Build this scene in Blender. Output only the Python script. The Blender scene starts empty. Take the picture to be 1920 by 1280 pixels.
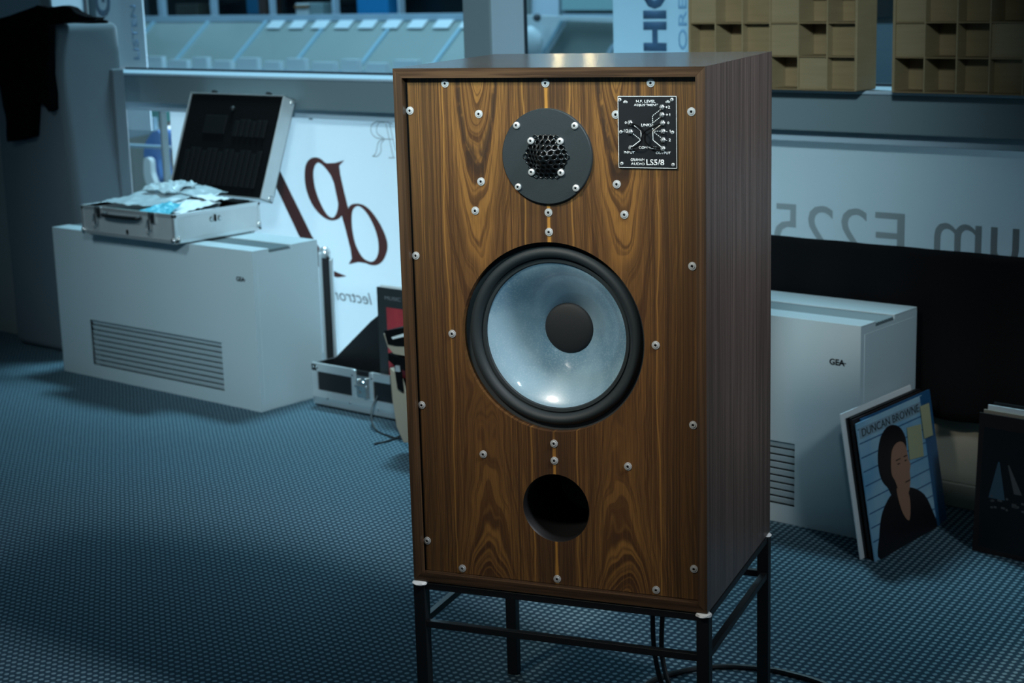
import bpy, bmesh, math, random
from mathutils import Vector, Matrix
from mathutils.noise import noise as pnoise
random.seed(7)
PI = math.pi
S = bpy.context.scene
COL = S.collection

# ------------------------------------------------------------------ camera
F, YAW, PITCH, ROLL, CAMH = 3187.8, -.7067, .2131, -.0286, 1.1844
cy, sy = math.cos(YAW), math.sin(YAW)
VW = Vector((sy*math.cos(PITCH), cy*math.cos(PITCH), -math.sin(PITCH)))
R0 = Vector((cy, -sy, 0)); U0 = R0.cross(VW)
VR = math.cos(ROLL)*R0 + math.sin(ROLL)*U0
VU = -math.sin(ROLL)*R0 + math.cos(ROLL)*U0
CAM = Vector((0, 0, CAMH))
cam = bpy.data.cameras.new('camera'); camo = bpy.data.objects.new('camera', cam); COL.objects.link(camo)
camo.matrix_world = Matrix(((VR.x, VU.x, -VW.x, 0), (VR.y, VU.y, -VW.y, 0), (VR.z, VU.z, -VW.z, CAMH), (0, 0, 0, 1)))
cam.sensor_width = 36; cam.lens = F/1920*36; cam.clip_start = .05; cam.clip_end = 100
cam.dof.use_dof = True; cam.dof.focus_distance = 2.36; cam.dof.aperture_fstop = 9.0
S.camera = camo

# ------------------------------------------------------------------ world, lamps, exposure
W = bpy.data.worlds.new('world'); S.world = W; W.use_nodes = True
W.node_tree.nodes['Background'].inputs[0].default_value = (.30, .55, .72, 1)
W.node_tree.nodes['Background'].inputs[1].default_value = .11
S.view_settings.view_transform = 'Standard'; S.view_settings.look = 'None'
S.view_settings.gamma = 1; S.view_settings.exposure = 0
S.view_settings.use_curve_mapping = False

def aim(o, target):
    d = Vector(target) - o.location
    o.rotation_euler = d.to_track_quat('-Z', 'Y').to_euler()
def area(name, loc, target, size, power, col, sy_=None):
    l = bpy.data.lights.new(name, 'AREA'); l.energy = power; l.color = col; l.size = size
    if sy_: l.shape = 'RECTANGLE'; l.size_y = sy_
    o = bpy.data.objects.new(name, l); COL.objects.link(o); o.location = loc; aim(o, target); return o
def spot(name, loc, target, deg, power, col, rad, blend=1):
    l = bpy.data.lights.new(name, 'SPOT'); l.energy = power; l.color = col; l.shadow_soft_size = rad
    l.spot_size = math.radians(deg); l.spot_blend = blend
    o = bpy.data.objects.new(name, l); COL.objects.link(o); o.location = loc; aim(o, target); return o
spot('unseen_spot', (.02, -.15, 2.5), (-2.72, 3.20, .80), 31, 820, (.70, .92, 1.0), .16)  # added soft pool of light, so the view dims towards its corners
spot('unseen_spot', (-3.0, .1, 2.7), (-3.85, 3.1, .50), 32, 130, (.72, .93, 1.0), .20)  # extra lamp added to lift the left convector's front
spot('unseen_spot', (-1.6, -.2, 2.75), (-1.50, 1.9, .88), 23, 300, (1.0, .93, .80), .22)
spot('unseen_spot', (.5, 2.0, 2.7), (-1.27, 2.05, 1.0), 24, 380, (.90, .95, 1.0), .25)  # lamp added to brighten the right side of the loudspeaker
area('atrium_skylight', (-4.1, 4.3, 4.85), (-3.3, 3.2, .3), .9, 420, (.60, .87, 1.0), .7)
area('atrium_skylight', (-10, 9.5, 8), (-12, 12, 0), 6, 1300, (.52, .80, 1.0), 6)
spot('unseen_spot', (1.0, 1.3, 2.6), (-1.55, 3.10, .33), 19, 120, (.80, .92, 1.0), .2)  # lamp added to light the record covers from the right
area('banner_backlight', (-4.3, 5.4, .1), (-3.7, 3.43, .55), 1.2, 140, (.76, .90, 1.0), .6)  # unseen lamp added below sill height to make the white banner glow

# ------------------------------------------------------------------ helpers: pixels -> places
def ray(x, y): return VW + (x-960)/F*VR - (y-640)/F*VU
def onY(x, y, Y): d = ray(x, y); return CAM + (Y/d.y)*d
def onX(x, y, X): d = ray(x, y); return CAM + (X/d.x)*d
def onZ(x, y, Z): d = ray(x, y); return CAM + ((Z-CAMH)/d.z)*d

# ------------------------------------------------------------------ helpers: objects
def tag(o, label=None, cat=None, group=None, kind=None):
    if label: o['label'] = label
    if cat: o['category'] = cat
    if group: o['group'] = group
    if kind: o['kind'] = kind
    return o
def empty(name, loc=(0, 0, 0), rz=0, **k):
    o = bpy.data.objects.new(name, None); COL.objects.link(o); o.location = loc; o.rotation_euler = (0, 0, rz)
    o.empty_display_size = .05
    return tag(o, **k)
def link(name, me, parent=None, **k):
    o = bpy.data.objects.new(name, me); COL.objects.link(o)
    if parent: o.parent = parent
    return tag(o, **k)

class MB:
    def __init__(s): s.bm = bmesh.new()
    def box(s, x0, x1, y0, y1, z0, z1, bev=0, mat=None):
        b = bmesh.new(); bmesh.ops.create_cube(b, size=1)
        for v in b.verts:
            v.co = Vector(((x0+x1)/2+v.co.x*(x1-x0), (y0+y1)/2+v.co.y*(y1-y0), (z0+z1)/2+v.co.z*(z1-z0)))
        if bev: bmesh.ops.bevel(b, geom=list(b.edges), offset=bev, segments=2, affect='EDGES', profile=.5)
        if mat is not None: bmesh.ops.transform(b, matrix=mat, verts=b.verts)
        s.join(b); return s
    def join(s, b):
        me = bpy.data.meshes.new('t'); b.to_mesh(me); b.free(); s.bm.from_mesh(me); bpy.data.meshes.remove(me)
    def prism(s, pts, vec, cap=True):
        v0 = [s.bm.verts.new(Vector(p)) for p in pts]; v1 = [s.bm.verts.new(Vector(p)+Vector(vec)) for p in pts]
        n = len(pts)
        for i in range(n): s.bm.faces.new((v0[i], v0[(i+1) % n], v1[(i+1) % n], v1[i]))
        if cap: s.bm.faces.new(v0[::-1]); s.bm.faces.new(v1)
        return s
    def lathe(s, prof, c, axis='y', n=64, closed=False):
        # prof: (r, t) pairs ; axis direction t
        rings = []
        for r, t in prof:
            ring = []
            if r < 1e-6:
                ring = [s.bm.verts.new(s._ax(c, 0, 0, t, axis))]
            else:
                for i in range(n):
                    a = 2*PI*i/n; ring.append(s.bm.verts.new(s._ax(c, r*math.cos(a), r*math.sin(a), t, axis)))
            rings.append(ring)
        for A, B in zip(rings, rings[1:]):
            if len(A) == 1 and len(B) == 1: continue
            for i in range(n):
                j = (i+1) % n
                if len(A) == 1: s.bm.faces.new((A[0], B[j], B[i]))
                elif len(B) == 1: s.bm.faces.new((A[i], A[j], B[0]))
                else: s.bm.faces.new((A[i], A[j], B[j], B[i]))
        return s
    def _ax(s, c, a, b, t, axis):
        c = Vector(c)
        if axis == 'y': return c+Vector((a, t, b))
        if axis == 'z': return c+Vector((a, b, t))
        return c+Vector((t, a, b))
    def tube(s, pts, r, n=8, radii=None):
        pts = [Vector(p) for p in pts]; prev = None; rings = []
        for i, p in enumerate(pts):
            d = (pts[min(i+1, len(pts)-1)]-pts[max(i-1, 0)]).normalized()
            a = prev if prev is not None else (Vector((0, 0, 1)) if abs(d.z) < .9 else Vector((1, 0, 0)))
            a = (a-d*a.dot(d)).normalized(); prev = a; b = d.cross(a); rr = radii[i] if radii else r
            rings.append([s.bm.verts.new(p+rr*(math.cos(2*PI*k/n)*a+math.sin(2*PI*k/n)*b)) for k in range(n)])
        for A, B in zip(rings, rings[1:]):
            for k in range(n): s.bm.faces.new((A[k], A[(k+1) % n], B[(k+1) % n], B[k]))
        s.bm.faces.new(rings[0][::-1]); s.bm.faces.new(rings[-1])
        return s
    def fill(s, loops, thick=None):
        # planar loops (first = outer, rest = holes) ; thick = vector
        es = []; allv = []
        for lp in loops:
            vs = [s.bm.verts.new(Vector(p)) for p in lp]; allv.append(vs)
            for i in range(len(vs)): es.append(s.bm.edges.new((vs[i], vs[(i+1) % len(vs)])))
        r = bmesh.ops.triangle_fill(s.bm, use_beauty=True, use_dissolve=False, edges=es)
        if thick is not None:
            fs = [g for g in r['geom'] if isinstance(g, bmesh.types.BMFace)]
            t = Vector(thick)
            mp = {}
            for vs in allv:
                for v in vs: mp[v] = s.bm.verts.new(v.co+t)
            for f_ in fs: s.bm.faces.new([mp[v] for v in reversed(f_.verts)])
            for vs in allv:
                n = len(vs)
                for i in range(n): s.bm.faces.new((vs[i], vs[(i+1) % n], mp[vs[(i+1) % n]], mp[vs[i]]))
        return s
    def build(s, name, mat, parent=None, smooth=False, **k):
        bmesh.ops.recalc_face_normals(s.bm, faces=s.bm.faces)
        me = bpy.data.meshes.new(name); s.bm.to_mesh(me); s.bm.free()
        if mat: me.materials.append(mat)
        if smooth:
            for p in me.polygons: p.use_smooth = True
            try: me.set_sharp_from_angle(angle=math.radians(40))
            except Exception: pass
        return link(name, me, parent, **k)

def spline(pts, n=10):
    pts = [Vector(p) for p in pts]; out = []
    P = [2*pts[0]-pts[1]]+pts+[2*pts[-1]-pts[-2]]
    for i in range(1, len(P)-2):
        a, b, c, d = P[i-1:i+3]
        for k in range(n):
            t = k/n
            out.append(.5*((2*b)+(c-a)*t+(2*a-5*b+4*c-d)*t*t+(3*b-a-3*c+d)*t**3))
    out.append(pts[-1]); return out

# ------------------------------------------------------------------ helpers: materials
def pmat(name, col, rough=.6, metal=0, coat=0, spec=None, trans=None, bump=None, var=None, emit=None):
    m = bpy.data.materials.new(name); m.use_nodes = True; nt = m.node_tree; b = nt.nodes['Principled BSDF']
    b.inputs['Base Color'].default_value = (*col, 1); b.inputs['Roughness'].default_value = rough
    b.inputs['Metallic'].default_value = metal; b.inputs['Coat Weight'].default_value = coat
    if spec is not None: b.inputs['Specular IOR Level'].default_value = spec
    tc = nt.nodes.new('ShaderNodeTexCoord')
    if var:   # (scale, amount)
        n = nt.nodes.new('ShaderNodeTexNoise'); n.inputs['Scale'].default_value = var[0]; n.inputs['Detail'].default_value = 4
        nt.links.new(tc.outputs['Object'], n.inputs['Vector'])
        r = nt.nodes.new('ShaderNodeMapRange'); r.inputs[3].default_value = 1-var[1]; r.inputs[4].default_value = 1+var[1]
        nt.links.new(n.outputs['Fac'], r.inputs[0])
        h = nt.nodes.new('ShaderNodeMix'); h.data_type = 'RGBA'; h.blend_type = 'MULTIPLY'; h.inputs[0].default_value = 1
        h.inputs[6].default_value = (*col, 1)
        c = nt.nodes.new('ShaderNodeCombineColor')
        for i in range(3): nt.links.new(r.outputs[0], c.inputs[i])
        nt.links.new(c.outputs[0], h.inputs[7]); nt.links.new(h.outputs[2], b.inputs['Base Color'])
    if bump:  # (scale, strength)
        n = nt.nodes.new('ShaderNodeTexNoise'); n.inputs['Scale'].default_value = bump[0]; n.inputs['Detail'].default_value = 3
        nt.links.new(tc.outputs['Object'], n.inputs['Vector'])
        bp = nt.nodes.new('ShaderNodeBump'); bp.inputs['Strength'].default_value = bump[1]; bp.inputs['Distance'].default_value = .002
        nt.links.new(n.outputs['Fac'], bp.inputs['Height']); nt.links.new(bp.outputs[0], b.inputs['Normal'])
    if emit: b.inputs['Emission Color'].default_value = (*col, 1); b.inputs['Emission Strength'].default_value = emit
    if trans is not None:   # thin translucent sheet
        t = nt.nodes.new('ShaderNodeBsdfTranslucent'); t.inputs[0].default_value = (*col, 1)
        mx = nt.nodes.new('ShaderNodeMixShader'); mx.inputs[0].default_value = trans
        out = nt.nodes['Material Output']
        nt.links.new(b.outputs[0], mx.inputs[1]); nt.links.new(t.outputs[0], mx.inputs[2]); nt.links.new(mx.outputs[0], out.inputs[0])
    return m
def glass_mat(name, tint=(.85, .95, .97), refl=.08):
    m = bpy.data.materials.new(name); m.use_nodes = True; nt = m.node_tree
    nt.nodes.remove(nt.nodes['Principled BSDF']); out = nt.nodes['Material Output']
    t = nt.nodes.new('ShaderNodeBsdfTransparent'); t.inputs[0].default_value = (*tint, 1)
    g = nt.nodes.new('ShaderNodeBsdfGlossy'); g.inputs['Roughness'].default_value = .02
    fr = nt.nodes.new('ShaderNodeLayerWeight'); fr.inputs[0].default_value = .5
    X.nt = nt; k = X(fr.outputs['Facing']); k = k*k; k = k*k*.5+.03
    mx = nt.nodes.new('ShaderNodeMixShader'); nt.links.new(k.v, mx.inputs[0])
    nt.links.new(t.outputs[0], mx.inputs[1]); nt.links.new(g.outputs[0], mx.inputs[2]); nt.links.new(mx.outputs[0], out.inputs[0])
    return m

class X:   # tiny math-node expression helper
    nt = None
    def __init__(s, v): s.v = v
    @staticmethod
    def op(o, *a, clamp=False):
        n = X.nt.nodes.new('ShaderNodeMath'); n.operation = o; n.use_clamp = clamp
        for i, k in enumerate(a):
            k = k.v if isinstance(k, X) else k
            if isinstance(k, (int, float)): n.inputs[i].default_value = k
            else: X.nt.links.new(k, n.inputs[i])
        return X(n.outputs[0])
    def __add__(s, o): return X.op('ADD', s, o)
    __radd__ = __add__
    def __sub__(s, o): return X.op('SUBTRACT', s, o)
    def __rsub__(s, o): return X.op('SUBTRACT', o, s)
    def __mul__(s, o): return X.op('MULTIPLY', s, o)
    __rmul__ = __mul__
def xabs(a): return X.op('ABSOLUTE', a)
def xsqrt(a): return X.op('SQRT', a)
def smooth(a, lo, hi):
    n = X.nt.nodes.new('ShaderNodeMapRange'); n.interpolation_type = 'SMOOTHSTEP'
    X.nt.links.new(a.v, n.inputs[0]); n.inputs[1].default_value = lo; n.inputs[2].default_value = hi
    return X(n.outputs[0])
def coords(kind='Object'):
    tc = X.nt.nodes.new('ShaderNodeTexCoord'); sp = X.nt.nodes.new('ShaderNodeSeparateXYZ')
    X.nt.links.new(tc.outputs[kind], sp.inputs[0]); return X(sp.outputs[0]), X(sp.outputs[1]), X(sp.outputs[2])
def vec(a, b, c):
    n = X.nt.nodes.new('ShaderNodeCombineXYZ')
    for i, k in enumerate((a, b, c)):
        if isinstance(k, X): X.nt.links.new(k.v, n.inputs[i])
        else: n.inputs[i].default_value = k
    return n.outputs[0]
def noise(v, scale=1, detail=2, rough=.5):
    n = X.nt.nodes.new('ShaderNodeTexNoise'); n.inputs['Scale'].default_value = scale
    n.inputs['Detail'].default_value = detail; n.inputs['Roughness'].default_value = rough
    X.nt.links.new(v, n.inputs['Vector']); return X(n.outputs['Fac'])
def mixc(f, a, b):
    n = X.nt.nodes.new('ShaderNodeMix'); n.data_type = 'RGBA'
    if isinstance(f, X): X.nt.links.new(f.v, n.inputs[0])
    else: n.inputs[0].default_value = f
    for i, k in ((6, a), (7, b)):
        if isinstance(k, tuple): n.inputs[i].default_value = (*k, 1)
        else: X.nt.links.new(k, n.inputs[i])
    return n.outputs[2]
def newmat(name, rough=.5):
    m = bpy.data.materials.new(name); m.use_nodes = True; X.nt = m.node_tree
    b = m.node_tree.nodes['Principled BSDF']; b.inputs['Roughness'].default_value = rough
    return m, b
def bumpto(b, h, strength, dist):
    n = X.nt.nodes.new('ShaderNodeBump'); n.inputs['Strength'].default_value = strength; n.inputs['Distance'].default_value = dist
    X.nt.links.new(h.v, n.inputs['Height']); X.nt.links.new(n.outputs[0], b.inputs['Normal'])

# carpet: blue grey weave of pale tufts on a darker ground
m_carpet, b = newmat('carpet', .95)
x, y, z = coords()
su = x*.602+y*.799; sv = x*-.799+y*.602
wob = noise(vec(x, y, 0), 9, 2)
cx_ = X.op('COSINE', su*(PI/.0102)+wob*1.6); cy_ = X.op('COSINE', sv*(PI/.0105)+wob*1.2)
k_ = smooth(cx_*cy_+(noise(vec(x, y, 0), 420, 2)-.5)*.7, .02, .62)
big = noise(vec(x, y, 0), 2.5, 3)
colr = mixc(k_, (.020, .052, .078), (.24, .37, .43))
colr = mixc(big*.30, colr, (.05, .10, .14))
X.nt.links.new(colr, b.inputs['Base Color']); b.inputs['Specular IOR Level'].default_value = .2
bumpto(b, k_, .5, .002)

# rosewood veneer of the baffle, book matched about its centre line
m_veneer, b = newmat('rosewood_veneer', .34)
x, y, z = coords()
mm = xabs(x-.2254)
side = smooth(x, .224, .2268)
lo = noise(vec(mm*9, side*.15, z*3.2), 1, 3)
lo2 = noise(vec(mm*30, side*.1+3, z*9), 1, 2)
t_ = (z-.30)*2.3
wv = .062-(t_*t_)*.058+(lo-.5)*.03
dm = mm-.104+(noise(vec(7, 0, z*5), 1, 2)-.5)*.016
d_ = xsqrt(dm*dm+wv*wv)+(lo-.5)*.012+(lo2-.5)*.004
outer = smooth(dm, .0, .09)
s1 = noise(vec(d_*270, 1.7, z*1.2), 1, 2, .6)
s2 = noise(vec(d_*620, 4.1, z*3), 1, 1)
fib = noise(vec(x*1500, z*28, 0), 1, 2)
fib2 = noise(vec(x*420, z*7, 5), 1, 2)
base = mixc(smooth(noise(vec(d_*46, 9, z*1.5), 1, 2), .38, .62), (.125, .060, .020), (.235, .112, .030))
dma = xabs(dm)
straight = smooth(dma+(lo2-.5)*.03, .018, .055)
g1 = noise(vec((mm+(lo-.5)*.012)*330, side*.6, z*.9), 1, 3, .65)
g2 = noise(vec((mm+(lo-.5)*.012)*900, side*1.2, z*2.5), 1, 2, .6)
base = mixc(smooth(s1, .50, .63)*(1-straight*.55)*.85, base, (.045, .020, .010))
base = mixc(smooth(s2, .50, .70)*.70, base, (.060, .026, .011))
base = mixc(smooth(fib, .46, .72)*.6, base, (.055, .028, .014))
base = mixc(smooth(fib2, .5, .8)*.3, base, (.33, .15, .045))
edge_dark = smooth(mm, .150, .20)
base = mixc(smooth(g1, .47, .60)*straight*.80, base, (.042, .021, .011))
base = mixc(smooth(g2, .50, .68)*(straight*.7+.2), base, (.055, .027, .013))
base = mixc(smooth(g2, .24, .36)*-1.0*straight*.28+straight*.28, base, (.33, .165, .045))
vd = (1-smooth(xabs(d_-.0295+(fib2-.5)*.006), .0012, .0055))*smooth(z, .575, .625)*smooth(noise(vec(mm*60, side*4, z*40), 1, 2), .32, .5)
base = mixc(vd*.8, base, (.030, .018, .012))
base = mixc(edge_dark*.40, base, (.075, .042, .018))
cen = 1-smooth(mm, .020, .040)
base = mixc(cen*.62, base, (.050, .026, .014))
wig = (noise(vec(side*.2, 3, z*22), 1, 2)-.5)*.0035
oc = 1-smooth(xabs(mm+wig), .0010, .0034)
gap = smooth(noise(vec(0, 6, z*7), 1, 1), .36, .46)
base = mixc(oc*gap*.85, base, (.42, .20, .04))
for c0, w0 in ((.0355, .0006), (.157, .0004)):
    ln = 1-smooth(xabs(mm-c0+(noise(vec(c0*90, 1, z*5), 1, 3)-.5)*.022), w0, w0+.0012)
    base = mixc(ln*.36, base, (.42, .21, .05))
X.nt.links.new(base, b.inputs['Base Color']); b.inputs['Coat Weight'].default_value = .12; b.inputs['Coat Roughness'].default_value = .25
bumpto(b, fib, .12, .0006)

def walnut(name, axis, dark, light, rough):
    m, b = newmat(name, rough); x, y, z = coords()
    if axis == 'z': v1 = vec(x*160, y*160, z*2.2); v2 = vec(x*900, y*900, z*12); v3 = vec(x*25, y*25, z*1.5)
    else: v1 = vec(x*5, y*160, z*190); v2 = vec(x*14, y*900, z*1200); v3 = vec(x*4, y*25, z*60)
    g = noise(v1, 1, 3, .6); h = noise(v2, 1, 2); l = noise(v3, 1, 2)
    c = mixc(smooth(g, .35, .68), dark, light)
    c = mixc(smooth(h, .5, .75)*.4, c, tuple(k*.45 for k in dark))
    c = mixc(smooth(l, .4, .7)*.3, c, tuple(k*.6 for k in light))
    X.nt.links.new(c, b.inputs['Base Color']); bumpto(b, h, .08, .0005); return m
m_wal_v = walnut('walnut_upright', 'z', (.050, .038, .034), (.105, .080, .070), .34)
m_wal_h = walnut('walnut_level', 'x', (.036, .021, .013), (.088, .050, .027), .17)
m_lip_v = walnut('walnut_edge_upright', 'z', (.042, .024, .013), (.105, .056, .026), .40)

m_birch = {}
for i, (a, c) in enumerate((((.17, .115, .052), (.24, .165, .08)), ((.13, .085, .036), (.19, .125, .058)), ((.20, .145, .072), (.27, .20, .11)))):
    m, b = newmat('birch_ply', .6); x, y, z = coords()
    g = noise(vec(x*10, y*10, z*120), 1, 3)
    X.nt.links.new(mixc(g, a, c), b.inputs['Base Color']); m_birch[i] = m

m_blk = pmat('black_powder_coat', (.006, .007, .008), .45)
m_rubber = pmat('black_rubber', (.014, .022, .026), .62, bump=(300, .05))
m_plate = pmat('dark_slate_paint', (.009, .017, .021), .6, bump=(1500, .15), var=(60, .06))
m_blackgloss = pmat('black_gloss', (.006, .008, .009), .22)
m_void = pmat('inner_black', (.002, .002, .002), .9, spec=.1)
m_cap = pmat('dust_cap', (.006, .0085, .011), .7, bump=(900, .1))
m_screw = pmat('bright_screw', (.58, .60, .60), .35, metal=.45)
m_washer = pmat('washer', (.50, .51, .50), .45, metal=.6)
m_white = pmat('white_print', (.75, .78, .78), .6)
m_panelblk = pmat('panel_black', (.005, .007, .009), .6, spec=.25)
m_putty = pmat('white_putty', (.75, .78, .78), .5)
m_enamel = pmat('grey_enamel', (.46, .56, .60), .42, bump=(700, .08), var=(3, .04))
m_enamel2 = pmat('grey_enamel_side', (.46, .56, .60), .42, bump=(700, .08))
m_alu = pmat('brushed_aluminium', (.66, .70, .71), .38, metal=.55, var=(30, .06))
m_aluedge = pmat('aluminium_edge', (.72, .76, .77), .3, metal=.75)
m_steel = pmat('latch_steel', (.6, .62, .62), .25, metal=.95)
m_case_in = pmat('black_lining', (.002, .0025, .003), .8, spec=.12, bump=(80, .3))
m_frame = pmat('window_frame_paint', (.135, .185, .205), .5)
m_frame_l = pmat('window_frame_pale', (.33, .43, .50), .45)
m_gasket = pmat('gasket', (.01, .02, .03), .6)
m_wall = pmat('wall_paint', (.30, .32, .31), .8)
m_ceil = pmat('ceiling_paint', (.12, .13, .13), .9)
m_cream = pmat('cream_panel', (.36, .36, .29), .8)
m_cloth = pmat('black_cloth', (.0035, .004, .005), .9, spec=.1, bump=(60, .4))
m_banner = pmat('white_banner', (.66, .76, .80), .6, trans=.45)
m_frost = pmat('frosted_banner', (.55, .66, .70), .6, trans=.45, var=(2, .05))
m_frosttext = pmat('grey_lettering', (.34, .42, .45), .7, trans=.3)
m_brown = pmat('maroon_print', (.085, .022, .018), .5)
m_grey = pmat('grey_print', (.16, .18, .19), .6)
m_upholst = pmat('grey_upholstery', (.13, .165, .19), .85, bump=(400, .2))
m_jacket = pmat('black_jacket', (.0025, .0025, .003), .95, spec=.05)
m_glass = glass_mat('window_glass')

# ------------------------------------------------------------------ text
def text_mesh(s, name, mat, parent, origin, right, up, height=None, width=None, align='CENTER', ext=.0003, shear=0, mirror=False, bold=0, **k):
    cu = bpy.data.curves.new('t', 'FONT'); cu.body = s; cu.size = 1; cu.shear = shear; cu.resolution_u = 3; cu.offset = bold
    o = bpy.data.objects.new('t', cu); COL.objects.link(o)
    dg = bpy.context.evaluated_depsgraph_get(); me = bpy.data.meshes.new_from_object(o.evaluated_get(dg))
    bpy.data.objects.remove(o); bpy.data.curves.remove(cu)
    xs = [v.co.x for v in me.vertices]; ys = [v.co.y for v in me.vertices]
    x0, x1, y0, y1 = min(xs), max(xs), min(ys), max(ys)
    sc = height/(y1-y0) if height else width/(x1-x0); sx = width/(x1-x0) if width else sc
    ax = {'CENTER': (x0+x1)/2, 'LEFT': x0, 'RIGHT': x1}[align]
    right = Vector(right).normalized(); up = Vector(up).normalized(); nrm = right.cross(up)
    if mirror: right = -right
    org = Vector(origin)
    for v in me.vertices:
        v.co = org + right*((v.co.x-ax)*sx) + up*((v.co.y-(y0+y1)/2)*sc) + nrm*ext
    me.name = name; me.materials.clear(); me.materials.append(mat)
    bm = bmesh.new(); bm.from_mesh(me)
    r = bmesh.ops.extrude_face_region(bm, geom=list(bm.faces))
    bmesh.ops.translate(bm, verts=[g for g in r['geom'] if isinstance(g, bmesh.types.BMVert)], vec=-nrm*ext*.9)
    bmesh.ops.recalc_face_normals(bm, faces=bm.faces); bm.to_mesh(me); bm.free()
    return link(name, me, parent, **k)

# ==================================================================  STRUCTURE
KW = 1.05      # the window wall stands 5 per cent further back than first measured
def kx(x): return x*KW
def ky(y): return y*KW
def kz(z): return CAMH-(CAMH-z)*KW
def kbox(x0, x1, y0, y1, z0, z1, bev=0): return MB().box(kx(x0), kx(x1), ky(y0), ky(y1), z0 if z0 <= .056 else kz(z0), z1 if z1 > 2 else kz(z1), bev)
ST = dict(kind='structure')
MB().box(-7, 1.2, -1.6, 3.68, -.06, 0).build('floor', m_carpet, **ST)
MB().box(-7, 1.2, -1.6, 3.68, 3.0, 3.06).build('ceiling', m_ceil, **ST)
MB().box(-7, -4.965, 3.31, 3.48, 0, .90).build('wall_back', m_wall, **ST)
MB().box(-7.1, -7, -1.6, 3.48, 0, 3.0).build('wall_left', m_wall, **ST)
# sill beam
o = kbox(-4.72, -.7, 3.35, 3.50, .82, .905, .003).build('trim_1', m_frame, **ST)
kbox(-4.72, -.7, 3.345, 3.485, .905, .913, .002).build('sill_board', m_frame_l, o)
kbox(-4.60, -.7, 3.478, 3.49, .913, .919).build('gasket', m_gasket, o)
kbox(-4.72, -.7, 3.385, 3.45, .792, .82, .002).build('lower_rail', m_frame_l, o)
MB().box(-4.60, -.7, 3.37, 3.46, 0, .055, .003).build('baseboard_back', m_cream, **ST)
MB().box(-2.25, -.7, 3.375, 3.40, .055, .24, .003).build('trim_2', m_cream, **ST)
# mullions and upper windows
def upright(name, x0, x1, parent=None, **k):
    o = kbox(x0, x1, 3.35, 3.50, .913, 3.0, .003).build(name, m_frame, parent, **k)
    kbox(x1-.0005, x1+.002, 3.355, 3.482, .914, 2.99).build('reveal', m_frame_l, o)
    kbox(x1-.001, x1+.006, 3.482, 3.492, .919, 2.99).build('gasket', m_gasket, o)
    return o
upright('trim_3', -2.997, -2.903, **ST)
upright('trim_4', -4.86, -4.80, **ST)
for i, (x0, x1) in enumerate(((-4.80, -2.997), (-2.897, -.7))):
    o = empty('window_%d' % (i+1), (0, 0, 0), **ST)
    kbox(x0, x1, 3.486, 3.492, .919, 3.0).build('pane', m_glass, o)
o = empty('window_3', (0, 0, 0), **ST)
kbox(-4.52, -4.325, 3.412, 3.418, .055, .80).build('pane', m_glass, o)
pa = onY(302, 191, 3.405); pb = onY(318, 330, 3.405)
kbox(-4.342, -4.334, 3.40, 3.425, .055, .80).build('mullion', m_frame, o)
kbox(-4.60, -4.570, 3.37, 3.45, .0, .82).build('jamb', m_frame_l, o)

# ==================================================================  LOUDSPEAKER
TH = .3209; SPO = Vector((-1.6926, 1.7402, .2982)); SW, SH, SD = .4541, .76, .3763
spk = empty('loudspeaker', SPO, TH, label='large rosewood and walnut loudspeaker with pale blue woofer, standing on thin black stand', cat='loudspeaker')
T = .0135
MB().prism([(0, 0, SH), (SW, 0, SH), (SW-T, 0, SH-T), (T, 0, SH-T)], (0, SD, 0)).build('top_panel', m_wal_h, spk)
MB().prism([(0, 0, 0), (T, 0, T), (SW-T, 0, T), (SW, 0, 0)], (0, SD, 0)).build('bottom_panel', m_wal_h, spk)
MB().prism([(0, 0, 0), (0, 0, SH), (T, 0, SH-T), (T, 0, T)], (0, SD, 0)).build('side_panel', m_lip_v, spk)
o = MB().prism([(SW, 0, 0), (SW-T, 0, T), (SW-T, 0, SH-T), (SW, 0, SH)], (0, SD, 0)).build('side_panel', m_wal_v, spk)
for nm, px in (('front_edge', 0),):
    MB().prism([(SW-.0002, -.0006, .0002), (SW-T, -.0006, T), (SW-T, -.0006, SH-T), (SW-.0002, -.0006, SH-.0002)], (0, .0005, 0)).build(nm, m_lip_v, o)
MB().box(T, SW-T, SD-.015, SD-.001, T, SH-T).build('back_panel', m_wal_v, spk)
UC = .2254
def circ(cx, cz, r, n=96, y=0): return [(cx+r*math.cos(2*PI*i/n), y, cz+r*math.sin(2*PI*i/n)) for i in range(n)]
bd = .012
MB().fill([[(T+.0008, bd, T+.0008), (SW-T-.0008, bd, T+.0008), (SW-T-.0008, bd, SH-T-.0008), (T+.0008, bd, SH-T-.0008)],
           circ(UC, .381, .1372, y=bd), circ(UC+.0005, .1300, .0510, y=bd)], (0, .018, 0)).build('baffle', m_veneer, spk)
MB().box(T, T+.0025, bd-.001, bd+.001, T, SH-T).build('shadow_gap', m_void, spk)
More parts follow.
